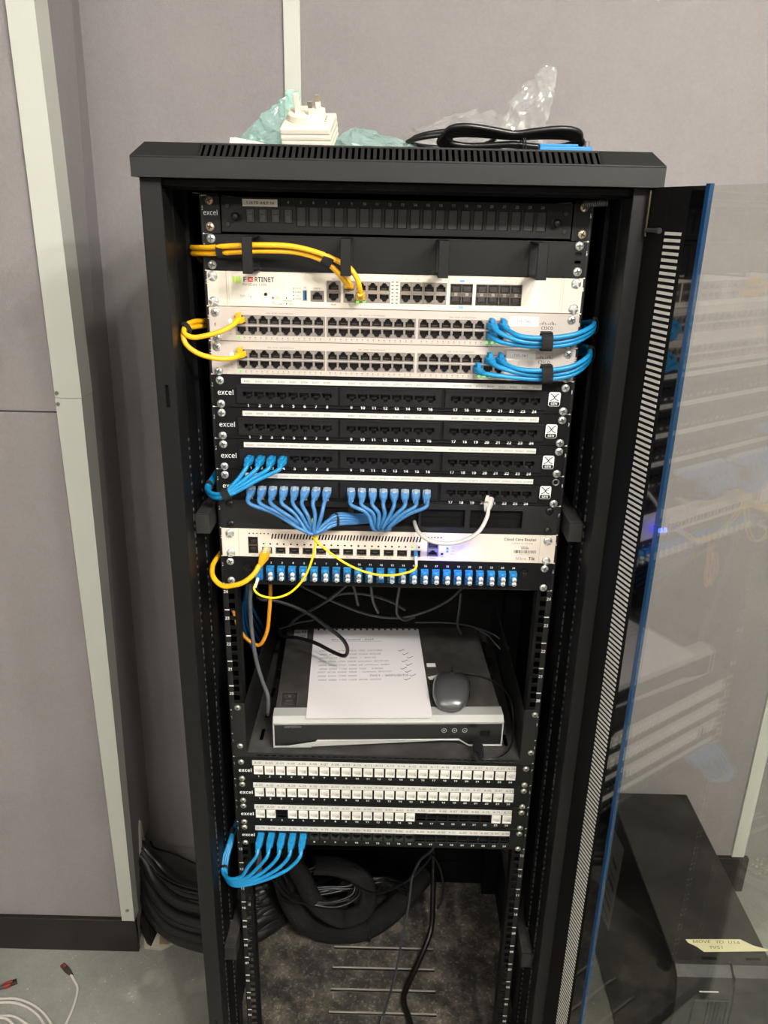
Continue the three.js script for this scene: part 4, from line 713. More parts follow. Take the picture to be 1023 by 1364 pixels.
// three blue leads at the right of each switch
const B = [[['upper switch, top of three', [140.8, 1450], [[149, 1446, 26], [161, 1442, 36], [191, 1441, 40], [228, 1446, 38], [250, 1453, 26], [261, 1456, 0], [262, 1452, -40], [245, 1440, -90]]],
  ['upper switch, middle of three', [126.3, 1450], [[134, 1445, 26], [158, 1436.5, 34], [193, 1434, 34], [231, 1439, 30], [253, 1448, 19], [263, 1452, -5], [265, 1448, -45], [245, 1434, -90]]],
  ['upper switch, bottom of three', [126.3, 1436.8], [[136, 1433, 24], [159, 1430, 28], [194, 1429, 31], [231, 1434, 28], [254, 1444, 14], [263, 1446, -8], [264, 1443, -45], [240, 1430, -90]]]],
[['lower switch, top of three', [140.8, 1405.6], [[148, 1403, 26], [164, 1400, 36], [195, 1400, 40], [230, 1406, 38], [250, 1415, 26], [260, 1420, 0], [260, 1420, -40], [244, 1410, -90]]],
  ['lower switch, middle of three', [126.3, 1405.6], [[134, 1402, 26], [162, 1395, 33], [197, 1393, 33], [232, 1398, 30], [252, 1409, 19], [262, 1415, -5], [263, 1415, -45], [244, 1404, -90]]],
  ['lower switch, bottom of three', [111.8, 1392.2], [[122, 1391, 25], [162, 1388, 30], [198, 1387, 31], [233, 1393, 28], [253, 1404, 14], [262, 1410, -8], [263, 1409, -45], [244, 1398, -90]]]]];
for (const set of B) for (const [w, [px, py], pts] of set) lead('blue_patch_lead', 'bright blue lead at the right end of the ' + w, 'blue leads of the switches', [[px + 2, py - 0.5, 17], ...pts], 0.0032, M.blue, [['stub', [px, py, 0], [0.28, -0.05, 1]]]);
strap('black strap round the blue leads of the upper switch', [194, 1435.5, 35.5], [1, 0.02, 0], 21, 21, 14);
strap('black strap round the blue leads of the lower switch', [198, 1394, 35.5], [1, 0.04, 0], 21, 21, 14);
strap('black strap where the upper blue switch leads turn behind the rail', [262.4, 1451.5, -3], [0.2, 0, -1], 9, 18, 9);
strap('black strap where the lower blue switch leads turn behind the rail', [261.8, 1415, -3], [0.1, 0.1, -1], 9, 18, 9);
// four blue leads of the third patch panel
const ord = ['first', 'second', 'third', 'fourth', 'fifth', 'sixth', 'seventh', 'eighth'];
for (let i = 0; i < 4; i++) {
  const x = -194.6 + i * 15.3, y = 28 * U * 1000 + 17.5;
  lead('blue_patch_lead', 'bright blue lead in the ' + ord[i] + ' port of the panel with four leads', 'four blue leads', [[x, y - 0.6, 24], [x - 1, y - 5, 31], [-205 + i * 9, 1244 - i * 0.3, 37], [-217 + i * 3, 1231 - i * 1.6, 40], [-223, 1224.6 - i * 1.9, 40], [-236 + (i % 2) * 1.5, 1219.6 - i * 2.4, 35 - (i % 2) * 4], [-250 + i * 0.7, 1217.5 - i * 2, 20], [-259 + (i % 2) * 3, 1217 - i * 1.6, -2], [-255 + i, 1224 - i, -22], [-250 + i, 1233, -45], [-240, 1250, -100]], 0.003, M.blue, [['boot', [x, y, 0], [-0.06, -0.1, 1]]]);
}
strap('black strap round the four bright blue leads beside the patch panel', [-222.6, 1221.5, 40], [1, 0.45, 0.05], 7.5, 13.5, 11);
strap('black strap round the four bright blue leads at the left rail', [-256.5, 1217, -8], [0.12, 0.25, -1], 9, 11, 4);
// sixteen slate blue leads of the fourth patch panel
const yp = 27 * U * 1000 + 17;
for (let i = 0; i < 8; i++) {
  const x = -194.6 + i * 15.3, k = i % 4, j = i > 3 ? 1 : 0;
  const sx = x + (-100 - x) * 0.4;
  lead('slate_blue_patch_lead', 'slate blue lead hanging from the ' + ord[i] + ' port of the left block', 'slate blue leads of the left block', [[x, yp - 1, 30], [x + (i < 5 ? 1 : -2), yp - 7, 38], [sx, 1196, 42 + (i % 3) * 3], [-114 + i * 2, 1172 - (k % 2) * 3 - j, 47 - (i % 3) * 6], [-100 + i * 1.2, 1168.5 + k * 2.2, 42 - (i % 3) * 6], [-75, 1178 + k * 4, 33 - j * 6], [-46, 1175.5 + k * 3, 17 - j * 5], [-22, 1166 + k * 2.4, -16 - j * 4], [-10, 1160 + k * 2, -60]], 0.0028, M.slate, [['clear', [x, yp + 1, 0], [i < 5 ? 0.03 : -0.05, -0.14, 1], 0, M.jack]]);
}
for (let i = 0; i < 8; i++) {
  const x = -54.6 + i * 15.3;
  lead('slate_blue_patch_lead', 'slate blue lead hanging from the ' + ord[i] + ' port of the middle block', 'slate blue leads of the middle block', [[x, yp - 1, 30], [x + (3.5 - i) * 0.5, yp - 7, 38], [x + (-3 - x) * 0.46, 1199, 40], [-10 + (i - 3.5) * 3.2, 1174.5 + (i % 3) * 1.5, 37 - (i % 2) * 5], [-7 + (i - 3.5) * 2.4, 1168, 22 - (i % 2) * 2], [-5 + (i - 3.5) * 2, 1163, -16], [-5 + (i - 3.5) * 2, 1160, -60]], 0.0028, M.slate, [['clear', [x, yp + 1, 0], [(3.5 - i) * 0.02, -0.14, 1], 0, M.jack]]);
}
strap('thin black tie round the slate blue leads between the two blocks', [-73, 1183.6, 29.5], [1, 0.02, -0.45], 15, 16, 3);
// white lead, router leads
lead('white_patch_lead', 'white lead drooping from below port twenty one across the router front', null, [[138, 1203, 19], [136, 1194, 29], [124, 1175, 40], [104, 1163, 44], [83, 1158, 44], [60, 1159, 40], [44, 1165, 28], [38, 1169, 8], [36, 1168, -30]], 0.0028, M.whiteCable, [['stub', [141, 1212, 6], [-0.25, -0.75, 0.65], 0.2]]);
lead('yellow_patch_lead', 'thick yellow lead curling from the left end of the router behind the rail', null, [[-181, 1117, 40], [-188, 1106, 46], [-202, 1094, 48], [-216, 1087.5, 46], [-235, 1083, 40], [-250, 1090, 28], [-256, 1097, 5], [-252, 1102, -25], [-240, 1110, -70]], 0.0037, M.yellow, [['rj45', [-176.1, 1123, 0], [-0.1, -0.16, 1], 0, M.jack]]);
lead('fibre_jumper', 'thin bright yellow fibre looping down from the first blue adapter', null, [[-189, 1084, 32], [-191, 1077, 36], [-183, 1069, 38], [-163, 1064.5, 38], [-140, 1073, 38], [-120, 1095, 38], [-108, 1123, 38], [-103, 1145, 34], [-101, 1159, 26], [-100, 1167, 8], [-99, 1171, -25]], 0.0017, M.fibre, [['lc', [-188.1, 1086.6, 8], [-0.02, -0.2, 1], 0, M.jack]]);
lead('fibre_jumper', 'thin bright yellow fibre sagging across the router to its last port', null, [[41, 1118, 30], [38, 1113, 34], [24, 1108, 37], [2, 1104.5, 38], [-25, 1107, 38], [-55, 1119, 38], [-81, 1137, 38], [-100, 1152, 34], [-108, 1159, 24], [-110, 1167, 6], [-110, 1171, -25]], 0.0017, M.fibre, [['lc', [39.9, 1122.6, 0], [0.02, -0.2, 1], 0, M.jack]]);
// leads in the open bay
lead('black_cable', 'black cable with a long loop hanging over the handwritten sheet', null, [[-200, 1085, -60], [-204, 1030, -58], [-201, 1013, -60], [-175, 1004, -70], [-132, 981, -80], [-98, 949, -90], [-71, 918, -100], [-64, 897, -105], [-69, 881, -112], [-86, 878, -125], [-122, 882, -150], [-155, 874, -180], [-192, 852, -225], [-206, 840, -290]], 0.0033, M.darkCable);
lead('grey_cable', 'grey cable dropping beside the shelf edge at the left of the bay', null, [[-207, 1090, -30], [-209, 1043, -30], [-211, 1015, -34], [-211, 967, -38], [-207, 909, -44], [-199, 868, -48], [-192, 838, -52], [-194, 800, -60], [-199, 775, -90]], 0.0033, M.greyCable);
lead('orange_cable', 'orange yellow cable in a deep loop behind the rail at left of the bay', null, [[-183, 1085, -60], [-183, 1029, -60], [-186, 989, -60], [-192, 950, -62], [-206, 925, -66], [-221, 929, -70], [-238, 948, -75], [-250, 975, -90]], 0.0031, M.orange);
for (let i = 0; i < 5; i++) lead('blue_trunk_cable', ['leftmost', 'second from left', 'middle', 'second from right', 'rightmost'][i] + ' dull blue cable behind the left rail of the bay', 'blue cables behind the left rail', [[-222 + i * 2, 1080, -90 - i * 4], [-230 + i * 2, 1003, -104 - i * 3], [-245 + i * 3, 950 + i * 3, -140 - i * 4], [-255 + i * 3.5, 880 + i * 7, -198 - i * 5], [-256 + i * 4, 800 + i * 9, -268 - i * 6], [-246 + i * 3, 720 + i * 8, -340 - i * 8], [-240, 620, -440]], 0.0029, S({ color: 0x176399, roughness: 0.45 }));
const backs = [
  [[-179,985,-200],[-151,959,-215],[-82,905,-250],[-29,875,-270],[25,865,-280],[69,877,-280],[114,908,-270],[138,946,-250],[155,974,-240]],
  [[22,999,-180],[22,969,-200],[19,913,-240],[22,878,-265],[36,863,-275],[54,865,-285]],
  [[-65,994,-180],[-58,972,-190],[-51,927,-210]],
  [[-30,998,-180],[-28,974,-190],[-24,932,-215],[-15,899,-235]],
  [[-59,994,-180],[-74,973,-190],[-114,924,-220],[-167,875,-250],[-183,853,-260]],
  [[-200,849,-255],[-167,865,-250],[-134,875,-245]],
  [[-107,926,-225],[-87,937,-230],[-45,937,-235],[7,915,-250],[35,893,-260]],
  [[134,945,-230],[134,911,-240],[135,861,-260],[143,840,-270]],
  [[56,845,-300],[130,845,-300],[183,834,-300],[219,818,-295],[243,795,-290]],
  [[170,842,-290],[196,829,-285],[214,810,-280],[228,801,-270]],
];
backs.forEach((p, i) => lead('black_cable', ['long dark cable sagging right across the back of the open bay', 'upright dark cable standing in the middle at the back of the bay', 'short straight dark cable left of the middle of the bay', 'short curved dark cable hanging just left of the middle of the bay', 'dark cable running down to the left behind the recorder', 'thin dark cable lying level behind the rear left corner of the recorder', 'dark cable arching level across the middle of the bay', 'short upright dark cable standing behind the recorder at the right', 'thin dark cable lying along the rear right edge of the recorder', 'thin short dark cable beside the rear right corner of the recorder'][i], null, p, i > 7 || i === 5 ? 0.0014 : 0.0026, M.backCable));
// five blue leads of the lowest panel
for (let i = 0; i < 5; i++) {
  const x = -203 + i * 17.89, y = 13 * U * 1000 + 20;
  lead('blue_patch_lead', 'bright blue lead in the ' + ord[i] + ' port of the lowest panel', 'five blue leads of the lowest panel', [[x, y - 1, 32], [x - 2, y - 8, 39], [-219 + i * 16.4, 569 - i * 0.8, 42], [-232 + i * 7.6, 546 - i * 2.4, 41], [-252 + i * 1.5, 537 - i * 3.6, 37], [-266 + i * 1.2, 533 - i * 2.6, 22], [-270 + i * 1.8, 543 - (i % 2) * 3, 5], [-264 + i * 1.3, 560, -15], [-258 + i * 0.6, 574, -42], [-246, 590, -100]], 0.0031, M.blue, [['long', [x, y, 0], [-0.05, -0.1, 1]]]);
}
strap('black tie round the five bright blue leads at the lower left rail', [-266.6, 536.5, 14], [-0.2, 0.35, -1], 10, 13, 4);
strap('black strap round the five bright blue leads going behind the rail', [-259.6, 571, -34], [0.2, 0.45, -1], 8, 9, 10);
// ================================================================ bottom of the cabinet
const SL = [
  ['thick black braided sleeve of cables curling in the bottom of the cabinet', [[-205, 640, -200], [-196, 420, -220], [-190, 330, -240], [-172, 205, -290], [-138, 92, -320], [-84, 40, -335], [-40, 62, -335], [-26, 120, -332], [-46, 174, -330], [-96, 200, -330], [-150, 214, -320]], 0.021],
  ['widest black braided sleeve lying on the base plate', [[-250, 330, -300], [-219, 215, -310], [-206, 100, -335], [-178, 18, -350], [-135, -14, -352], [-83, -20, -352], [-35, -12, -355], [18, 4, -380], [60, 6, -430], [110, 10, -500]], 0.027],
];
SL.forEach(([l, p, r]) => { const t = thing('cable_sleeve', l, 'cable', [0, 0, 0], 0, undefined); const g = tube(p, r, 12, 16), uv = g.attributes.uv; for (let i = 0; i < uv.count; i++) uv.setXY(i, uv.getX(i) * 30, uv.getY(i) * 4); part('sleeve', g, M.sleeve, t); });
const rb = rng(31);
for (let i = 0; i < 9; i++) {
  const j = () => (rb() - 0.5) * 22, p = i % 2 ? [[-232, 260, -240], [-205, 180, -265], [-160, 132, -290], [-90, 118 + i * 2, -300], [-52, 142, -312], [-62, 186, -322], [-122, 206, -322], [-180, 200, -300]] : [[-222, 330, -230], [-214, 220, -275], [-190, 140, -300], [-140, 134, -320], [-64, 134 + i, -340], [-4, 142, -350], [36, 122, -362], [60, 40, -420]];
  lead('black_cable', i % 2 ? 'thin black cable of the tight coil in the bottom of the cabinet' : 'thin black cable of the wide loop in the bottom of the cabinet', i % 2 ? 'black cables of the tight coil' : 'black cables of the wide loop', p.map(([x, y, z]) => [x + j(), y + j(), z + j() * 0.6]), 0.0032, M.darkCable, [], 10);
}
strap('thin black tie round the widest sleeve', [-28, -10, -356], [1, 0.1, -0.25], 55, 55, 4);
lead('grey_cable', 'thin grey cable hanging from the lowest panel down to the base plate', null, [[104, 520, -140], [103, 437, -150], [79, 383, -170], [65, 329, -180], [61, 265, -180], [49, 173, -170], [36, 77, -160], [15, -20, -150], [0, -46, -120]], 0.0026, S({ color: 0x34353a, roughness: 0.4 }));
lead('black_cable', 'thin black cable running back to the coil from under the lowest panel', null, [[106, 470, -180], [106, 376, -200], [71, 293, -220], [38, 242, -240], [-9, 199, -260], [-60, 180, -300]], 0.0026, M.darkCable);
lead('black_cable', 'thin black cable in a small arch right of the hanging grey cable', null, [[66, 340, -178], [79, 378, -175], [97, 393, -178], [117, 356, -190], [130, 297, -200], [131, 246, -210], [128, 160, -260]], 0.0026, M.darkCable);
lead('power_cable', 'thick black power cable lying on the right of the base plate', null, [[126, 180, -420], [126, 80, -370], [122, 12, -333], [98, -20, -288], [70, -36, -234], [58, -38.5, -198], [72, -38.5, -140], [80, -38.5, -80]], 0.0065, S({ color: 0x15120f, roughness: 0.35 }));
{ const t = thing('copper_scrap', 'tiny bare copper wire end lying on the dusty base plate', 'wire', [-0.19, -0.0465, -0.31]); part('wire', tube([[0, 0, 0], [1, 1.5, 6], [-1, 1, 12]], 0.0012, 4, 6), S({ color: 0xd98a4a, roughness: 0.3, metalness: 0.7 }), t); }
// black jacketed cables bulging from the torn corner into the cabinet
for (let i = 0; i < 11; i++) {
  const k = i / 10, L = (a, b) => a + (b - a) * k, q = (i % 3) * 12;
  const p = [[L(-612, -618), L(112, 30), -484 + q], [L(-585, -598), L(104, 14), -470 + q * 0.5], [L(-540, -560), L(66, -18), L(-452, -415) + q], [L(-480, -505), L(52, -34), L(-415, -365) + q], [L(-400, -420), L(58, -26), L(-388, -325) + q], [L(-330, -340), L(72, -4), L(-372, -300) + q], [-270, L(88, 0), L(-380, -330)], [-215, L(70, -8), L(-430, -390)], [-150, L(30, -20), L(-490, -450)], [-110, L(0, -28), -525]];
  const t = thing('jacketed_cable', ['topmost', 'second from top', 'third from top', 'fourth from top', 'fifth from top', 'middle', 'fifth from bottom', 'fourth from bottom', 'third from bottom', 'second from bottom', 'lowest'][i] + ' black jacketed cable bulging from the torn wall corner', 'cable', [0, 0, 0], 0, 'black cables from the torn wall corner');
  part('jacket', tube(p, 0.0135 + (i % 4) * 0.0016, 8, 12), M.sleeve2 ??= S({ color: 0x191919, roughness: 0.36 }), t);
}
for (let i = 0; i < 9; i++) { const k = i / 8, j = () => (rb() - 0.5) * 10, L = (a, b) => a + (b - a) * k; lead('black_cable', 'thin black strand over the bulging cables at the torn wall corner', 'thin strands at the torn wall corner', [[-603, L(130, 40), -478], [-586 + j(), L(110, 24), -455], [-545 + j(), L(78, -20) + j(), L(-432, -390)], [-485, L(72, -42) + j(), L(-398, -340)], [-405, L(84, -30) + j(), L(-370, -300)], [-325, L(92, 0), L(-356, -286)], [-280, L(95, 10), L(-350, -290)]], 0.0022 + (i % 3) * 0.0008, S({ color: 0x222222, roughness: 0.35 })); }
lead('black_cable', 'single thin black cable crossing above the bulging cables to the cabinet', null, [[-590, 64, -535], [-580, 62, -520], [-518, 80, -480], [-448, 88, -440], [-387, 104, -400], [-320, 110, -370]], 0.0024, M.darkCable);
// ================================================================ on the floor
lead('white_floor_cable', 'white cable curving away on the grey floor with a dark plug', null, [[-716, -94, -279], [-707, -96.5, -270], [-691, -97, -251], [-683, -97, -220], [-682, -97, -184], [-684, -97, -149], [-692, -97, -103], [-720, -97, -40], [-760, -97, 20], [-830, -97, 60]], 0.003, M.whiteCable, []);
{ const t = thing('network_plug', 'dark booted network plug at the end of the white floor cable', 'plug', [-0.727, FLOOR + 0.0055, -0.29], 0.9); part('boot', loft([[-18, 6, 6, 2], [-6, 10, 9, 4], [4, 12, 10, 5], [12, 11.6, 8.4, 6]]).rotateY(PI), S({ color: 0x3a332e, roughness: 0.5 }), t); part('head', loft([[12, 11.4, 8, 8], [24, 11, 7.6, 8]]).rotateY(PI), S({ color: 0x6d2f2c, roughness: 0.4 }), t); part('latch', mb(-2.5, 2.5, 4, 6.5, -22, -10, 0.6), S({ color: 0x7c3a36, roughness: 0.4 }), t); }
{ const t = thing('network_plug', 'dark plug with a red collar lying at the left edge of the floor', 'plug', [-0.852, FLOOR + 0.0055, -0.25], 2.1); part('boot', loft([[-40, 6, 6, 2], [-16, 8, 8, 3], [-6, 10, 9, 4]]), S({ color: 0x4a4743, roughness: 0.5 }), t); part('collar', loft([[-8, 11.6, 10, 5], [6, 12.6, 11.4, 6]]), S({ color: 0x8a2f28, roughness: 0.45 }), t); part('head', loft([[6, 11.4, 8, 8], [21, 11, 7.6, 8]]), S({ color: 0x2b2422, roughness: 0.35 }), t); part('latch', mb(-2.5, 2.5, 4, 8, -2, 12, 0.8), S({ color: 0x8a2f28, roughness: 0.45 }), t); }
for (const [i, p] of [[[-960, -97, -205], [-900, -97, -216], [-853, -97, -218], [-820, -97, -219], [-782, -97, -209], [-741, -97, -186], [-710, -97, -156], [-684, -97, -110], [-690, -97, -40], [-740, -97, 40]], [[-960, -97, -190], [-900, -97, -204], [-853, -97, -209], [-820, -97, -210], [-786, -97, -200], [-750, -97, -179], [-722, -97, -150], [-700, -97, -104], [-706, -97, -40], [-750, -97, 30]], [[-940, -97, -160], [-880, -97, -172], [-835, -97, -177], [-808, -97, -178], [-776, -97, -165], [-745, -97, -142], [-728, -97, -100], [-740, -97, -40], [-790, -97, 10]], [[-940, -93, -152], [-880, -93, -164], [-845, -93, -171], [-816, -93, -168], [-790, -93, -152], [-766, -93, -128], [-756, -93, -90], [-770, -93, -40], [-820, -93, 0]]].entries())
  lead('white_floor_cable', ['outermost white loop of the coil on the floor at bottom left', 'second white loop of the coil on the floor at bottom left', 'third white loop of the coil on the floor at bottom left', 'innermost white loop of the coil on the floor at bottom left'][i], 'white cable coil on the floor', p, 0.003, M.whiteCable);
{   // black tower power unit behind the glass door
  const x0 = 0.530, x1 = 0.709, y1 = 0.335, t = thing('power_supply_tower', 'tall black tower power supply on the floor behind the glass door with a handwritten sticker', 'power supply', [0, 0, 0]);
  const M1 = S({ map: lightDust, roughness: 0.5, color: 0xa6a69e });
  part('case', boxUV(bx(x0, x1, FLOOR + 0.006, y1, -0.44, 0.004, 0.004), 0.5), M1, t);
  const pf = [[0, y1 * 1000], [8, y1 * 1000 - 1], [24, 322], [34, 300], [38, 262], [38, -92], [0, -92]];
  const fr = (a, b) => plate(pf, [], -b * 1000, -a * 1000, 1.4).rotateY(-PI / 2);
  const M2 = S({ map: lightDust, roughness: 0.55, color: 0x7e7e78 });
  part('front_bezel_left', fr(x0 + 0.002, 0.6325), M2, t);
  part('front_bezel_right', fr(0.6345, x1 - 0.002), M2, t);
  part('bezel_seam', bx(0.632, 0.635, -0.09, 0.325, 0.0, 0.030), M.blackMatt, t);
  part('grille_frame', plate(rectPts(563, 214, 627, 286, 3), [rectPts(566.5, 218, 623.5, 283, 2)], 37, 41, 0.8), M.plastic, t);
  for (let k = 0; k < 5; k++) part('grille_slat', bx(0.590 + k * 0.0068, 0.5925 + k * 0.0068, 0.222, 0.279, 0.037, 0.0405, 0.0006), M.plastic, t);
  part('grille_panel', bx(0.567, 0.588, 0.22, 0.281, 0.037, 0.0395, 0.001), M1, t);
  const arc = []; for (let k = 0; k <= 16; k++) arc.push([563 + k * 4, 212 - Math.sin(k / 16 * PI) * 7]);
  part('silver_arc', plate([...arc, ...[...arc].reverse().map(([x, y]) => [x, y + 1.2 + Math.sin((x - 563) / 64 * PI) * 3.4]).filter((_, i) => i > 0 && i < 16)], [], 37, 42, 0.4), S({ color: 0xb8b6ae, roughness: 0.4 }), t);
  for (const [a, b] of [[0.585, 0.612], [0.664, 0.691]]) part('top_slot', join([bx(a, b, y1 - 0.002, y1 + 0.0006, -0.007, -0.001, 0.0004)]), M.blackMatt, t);
  for (const s of [[0.655, 0.688]]) part('front_ledge', bx(0.572, 0.606, 0.300, 0.3015, 0.034, 0.0365, 0.0005), M.silver, t);
  const st = canvas(512, 160, (c, w, h) => { c.fillStyle = '#cfcba4'; c.fillRect(0, 0, w, h); c.fillStyle = '#5c5a4a'; c.font = '44px sans-serif'; c.save(); c.transform(1, -0.03, -0.16, 1, 0, 0); c.fillText('MOVE', 46, 62); c.fillText('TO', 196, 66); c.fillText('U14', 276, 70); c.fillText('TVS1', 150, 128); c.restore(); });
  const sg = plate([[569, 43], [671, 46], [690, 33], [715, 25], [714, 22], [594, 17], [584, 28], [571, 36]], [], 0, 0.3, 0).rotateX(-PI / 2).translate(0, y1, 0);
  part('handwritten_sticker', planarXZ(sg, 0.569, -0.017, 0.146, -0.03), S({ map: st, roughness: 0.7 }), t, { label: 'pale torn tape with a handwritten note' });
  const side = plate([[303, 297], [384, 281], [400, 21], [313, 47]], [], 0, 0.4, 0).rotateY(-PI / 2 + PI).translate(0, 0, 0);
  part('shipping_label', side.translate(x0 - 0.0004, 0, 0), S({ color: 0x8f8f8a, roughness: 0.6 }), t, { label: 'grey shipping label on the side' });
  part('label_print', join([0, 1, 2, 3, 4, 5].map((k) => bx(x0 - 0.0008, x0 - 0.0003, 0.06 + k * 0.03, 0.064 + k * 0.03 + (k % 2) * 0.01, -0.378 + k * 0.004, -0.325))), S({ color: 0x4c4c4a, roughness: 0.7 }), t);
}
// ================================================================ on the roof
const ROOF = 1.6555;
{
  const t = thing('plug_adapter', 'ribbed white mains plug adapter lying on its back on the cabinet roof', 'adapter', [-0.1135, ROOF + 0.0125, -0.085], -0.14); t.rotation.order = 'YXZ'; t.rotation.x = 0.5;
  const L = [], W = 33, D = 24;
  part('body', join([mb(-W, W, 0, 5.4, -D, D, 1.6), mb(-W + 0.6, W - 0.6, 5, 6.6, -D + 0.6, D - 0.6, 0.5), mb(-W, W, 6.2, 12.4, -D, D, 1.6), mb(-W + 0.6, W - 0.6, 12, 13.6, -D + 0.6, D - 0.6, 0.5), mb(-W, W, 13.2, 19.4, -D, D, 1.6), mb(-W + 0.6, W - 0.6, 19, 20.6, -D + 0.6, D - 0.6, 0.5), mb(-W, W, 20.2, 29, -D, D, 2.4)]), M.whitePlastic, t);
  const base = []; for (let k = 0; k <= 20; k++) { const a = PI + k / 20 * PI; base.push([Math.cos(a) * 23, Math.sin(a) * 15]); } base.push([23, 14], [12, 20], [-12, 20], [-23, 14]);
  part('plug_face', plate(base, [], 0, 10, 1.2).rotateX(-PI / 2).translate(-0.003, 0.0285, -0.002), M.whitePlastic, t);
  part('earth_pin', mb(-15.5, -8.5, 38, 62, -3, 3, 1), M.whitePlastic, t);
  for (const [x, z] of [[6.5, 6], [12, -13]]) { part('pin_sleeve', mb(x - 3.2, x + 3.2, 38, 47, z - 2.2, z + 2.2, 0.8), M.whitePlastic, t); part('pin', mb(x - 3, x + 3, 46.5, 55.5, z - 2, z + 2, 0.8), S({ color: 0xbdb6a4, roughness: 0.35, metalness: 0.7 }), t); }
  part('vents', join([0, 1, 2, 3, 4].map((k) => mb(21 + k * 0.2, 23 + k * 0.2, 28.8, 29.4, -14 + k * 4, -12 + k * 4, 0.2).rotateY(0))), S({ color: 0x6b675c, roughness: 0.7 }), t);
  const b = thing('white_box', 'small white plastic box half covered by green film on the roof', 'box', [-0.196, ROOF + 0.005, -0.10], -0.1);
  part('shell', join([mb(-25, 25, 0, 9, -16, 16, 2), mb(-20, 20, 8.6, 10, -12, 12, 0.6)]).rotateZ(-0.16), M.whitePlastic, b);
}
// crumpled film: closed sections along the height, each [y, centre x, half width, half depth] in millimetres
function film(rows, seed, rough, nu = 40, nv = 22) {
  const pos = [], idx = [], at = (v) => { const f = v * (rows.length - 1), i = Math.min(rows.length - 2, Math.floor(f)), k = f - i; return rows[i].map((a, j) => a + (rows[i + 1][j] - a) * k); };
  for (let j = 0; j <= nv; j++) { const [y, cx, w, d] = at(j / nv); for (let i = 0; i < nu; i++) { const a = i / nu * 2 * PI, c = Math.cos(a), s = Math.sin(a); const px = cx + c * w, pz = s * d; const q = (f, o) => Math.abs(noise.noise(px * f + y * f * 0.35 + seed, y * f * 0.4 + o, pz * f + seed * 1.7)) * 2 - 0.5; const m = rough * (q(0.045, 1) + 0.6 * q(0.11, 7)); pos.push((px + m * c * 1.3) / 1000, (y + rough * 0.5 * q(0.07, 3)) / 1000, (pz + m * (s + 0.3)) / 1000); } }
  for (let j = 0; j < nv; j++) for (let i = 0; i < nu; i++) { const a = j * nu + i, b = j * nu + (i + 1) % nu; idx.push(a, b, b + nu, a, b + nu, a + nu); }
  const g = new THREE.BufferGeometry(); g.setAttribute('position', new THREE.Float32BufferAttribute(pos, 3)); g.setIndex(idx); g.computeVertexNormals(); return g;
}
{
  const a = thing('plastic_bag', 'crumpled clear plastic bag standing up in a peak at the right on the roof', 'bag', [0, ROOF, -0.14]);
  part('film', film([[1, 165, 42, 26], [30, 168, 36, 20], [60, 176, 30, 14], [85, 188, 25, 10], [104, 197, 17, 6], [116, 202, 6, 2]], 3.1, 7), M.film, a);
  const b = thing('plastic_bag', 'flat crumpled clear plastic bag lying under the coiled black lead', 'bag', [0, ROOF, -0.19]);
  part('film', film([[1, 80, 98, 40], [24, 84, 92, 34], [44, 98, 68, 22], [58, 112, 40, 10], [66, 118, 14, 3]], 8.6, 8), M.film, b);
  const c = thing('plastic_film', 'crumpled pale green plastic film behind the white plug adapter', 'bag', [0, ROOF, -0.17]);
  part('film', film([[1, -185, 62, 26], [22, -178, 48, 20], [44, -166, 34, 13], [66, -154, 20, 7], [84, -143, 7, 2]], 5.4, 7), M.teal, c);
  const d = thing('plastic_film', 'flat pale green plastic film spilling to the right of the white plug adapter', 'bag', [0, ROOF, -0.13]);
  part('film', film([[1, -28, 72, 34], [14, -32, 60, 28], [26, -46, 32, 16], [36, -58, 10, 4]], 9.9, 6), M.teal, d);
}
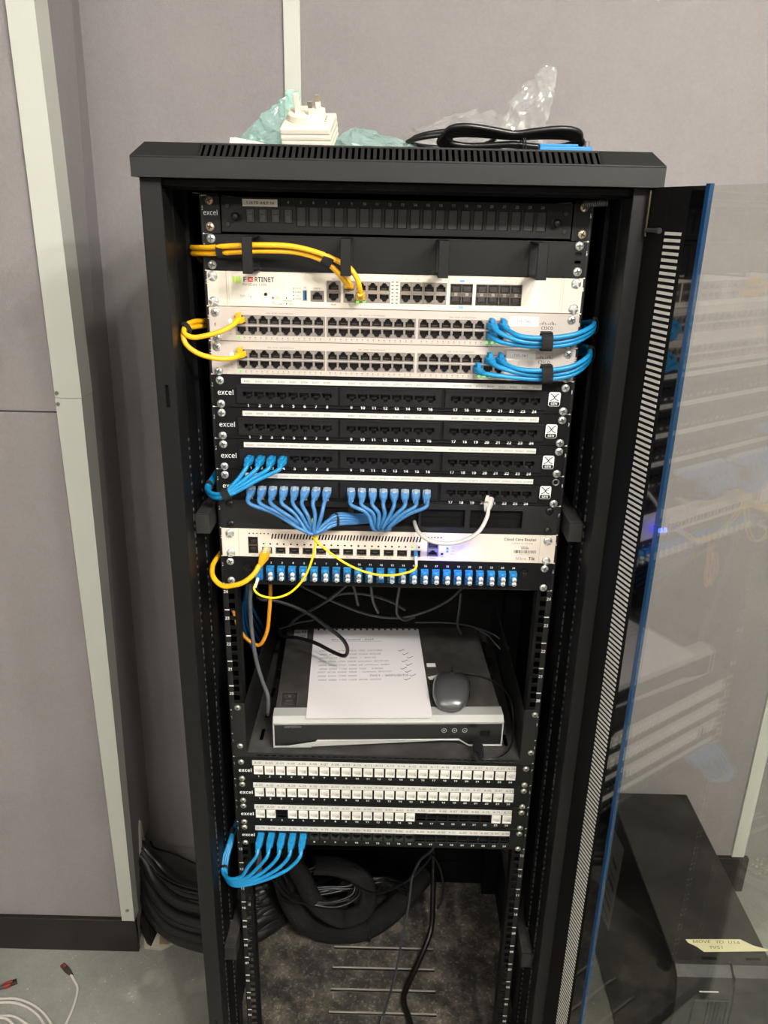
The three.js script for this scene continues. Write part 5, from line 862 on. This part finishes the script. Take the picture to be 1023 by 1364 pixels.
{
  const t = thing('coiled_power_lead', 'black power lead coiled flat and tied in the middle on the cabinet roof', 'cable', [0.152, ROOF, -0.105]);
  const pts = []; for (let k = 0; k <= 100; k++) { const a = k / 100 * 4.5 * 2 * PI + 0.4, n = a / (2 * PI), c = Math.cos(a), s = Math.sin(a), pinch = 0.30 + 0.70 * Math.abs(c) ** 1.3; pts.push(V((0.1 - (n % 1) * 0.004 - n * 0.002) * c * (c < 0 ? 1.0 : 0.96), 0.0225 + (0.014 + n * 0.001) * s * pinch + (n - 2) * 0.0022 * pinch, 0.028 * s * pinch + (n - 2) * 0.004)); }
  part('lead', new THREE.TubeGeometry(new THREE.CatmullRomCurve3(pts), 520, 0.0037, 10), M.darkCable, t);
  part('plug_barrel', cyl(0.0032, 0.0032, 0.016, 14, 'y').translate(0.0905, 0.012, 0.04), S({ color: 0x77797c, roughness: 0.35, metalness: 0.5 }), t);
  part('wire_tie', join([new THREE.TorusGeometry(0.0135, 0.0011, 8, 24).rotateY(PI / 2).translate(0.013, 0.019, 0), new THREE.TorusGeometry(0.0135, 0.0011, 8, 24).rotateY(PI / 2).rotateZ(0.12).translate(0.016, 0.019, 0), tube([[14, 6, 14], [24, 4, 20], [30, 8, 24]], 0.0008, 6, 6), tube([[12, 6, 14], [-12, 3, 18], [-20, 6, 20], [-16, 12, 22]], 0.0008, 6, 6)]), M.tie, t);
  const u = thing('power_lead', 'second black lead looping out at the left of the coiled lead on the roof', 'cable', [0, ROOF, -0.13]);
  const p2 = []; for (let k = 0; k <= 60; k++) { const a = k / 60 * 3 * PI + 1.2; p2.push(V(0.066 + 0.058 * Math.cos(a) + k * 0.0002, 0.018 + 0.010 * Math.sin(a + 0.4) + k * 0.00012, 0.026 * Math.sin(a))); }
  part('lead', new THREE.TubeGeometry(new THREE.CatmullRomCurve3(p2), 200, 0.0033, 10), M.darkCable, u);
  const b = thing('blue_case', 'flat bright blue plastic strip under the right end of the coiled lead', 'case', [0.208, ROOF, -0.045], -0.03);
  part('shell', join([mb(-30, 36, 0, 11.5, -9, 9, 1.6), mb(-30, 18, 11, 14, -8, 8, 0.8)]), S({ color: 0x1478b4, roughness: 0.35 }), b);
}
renderer.render(scene, camera);
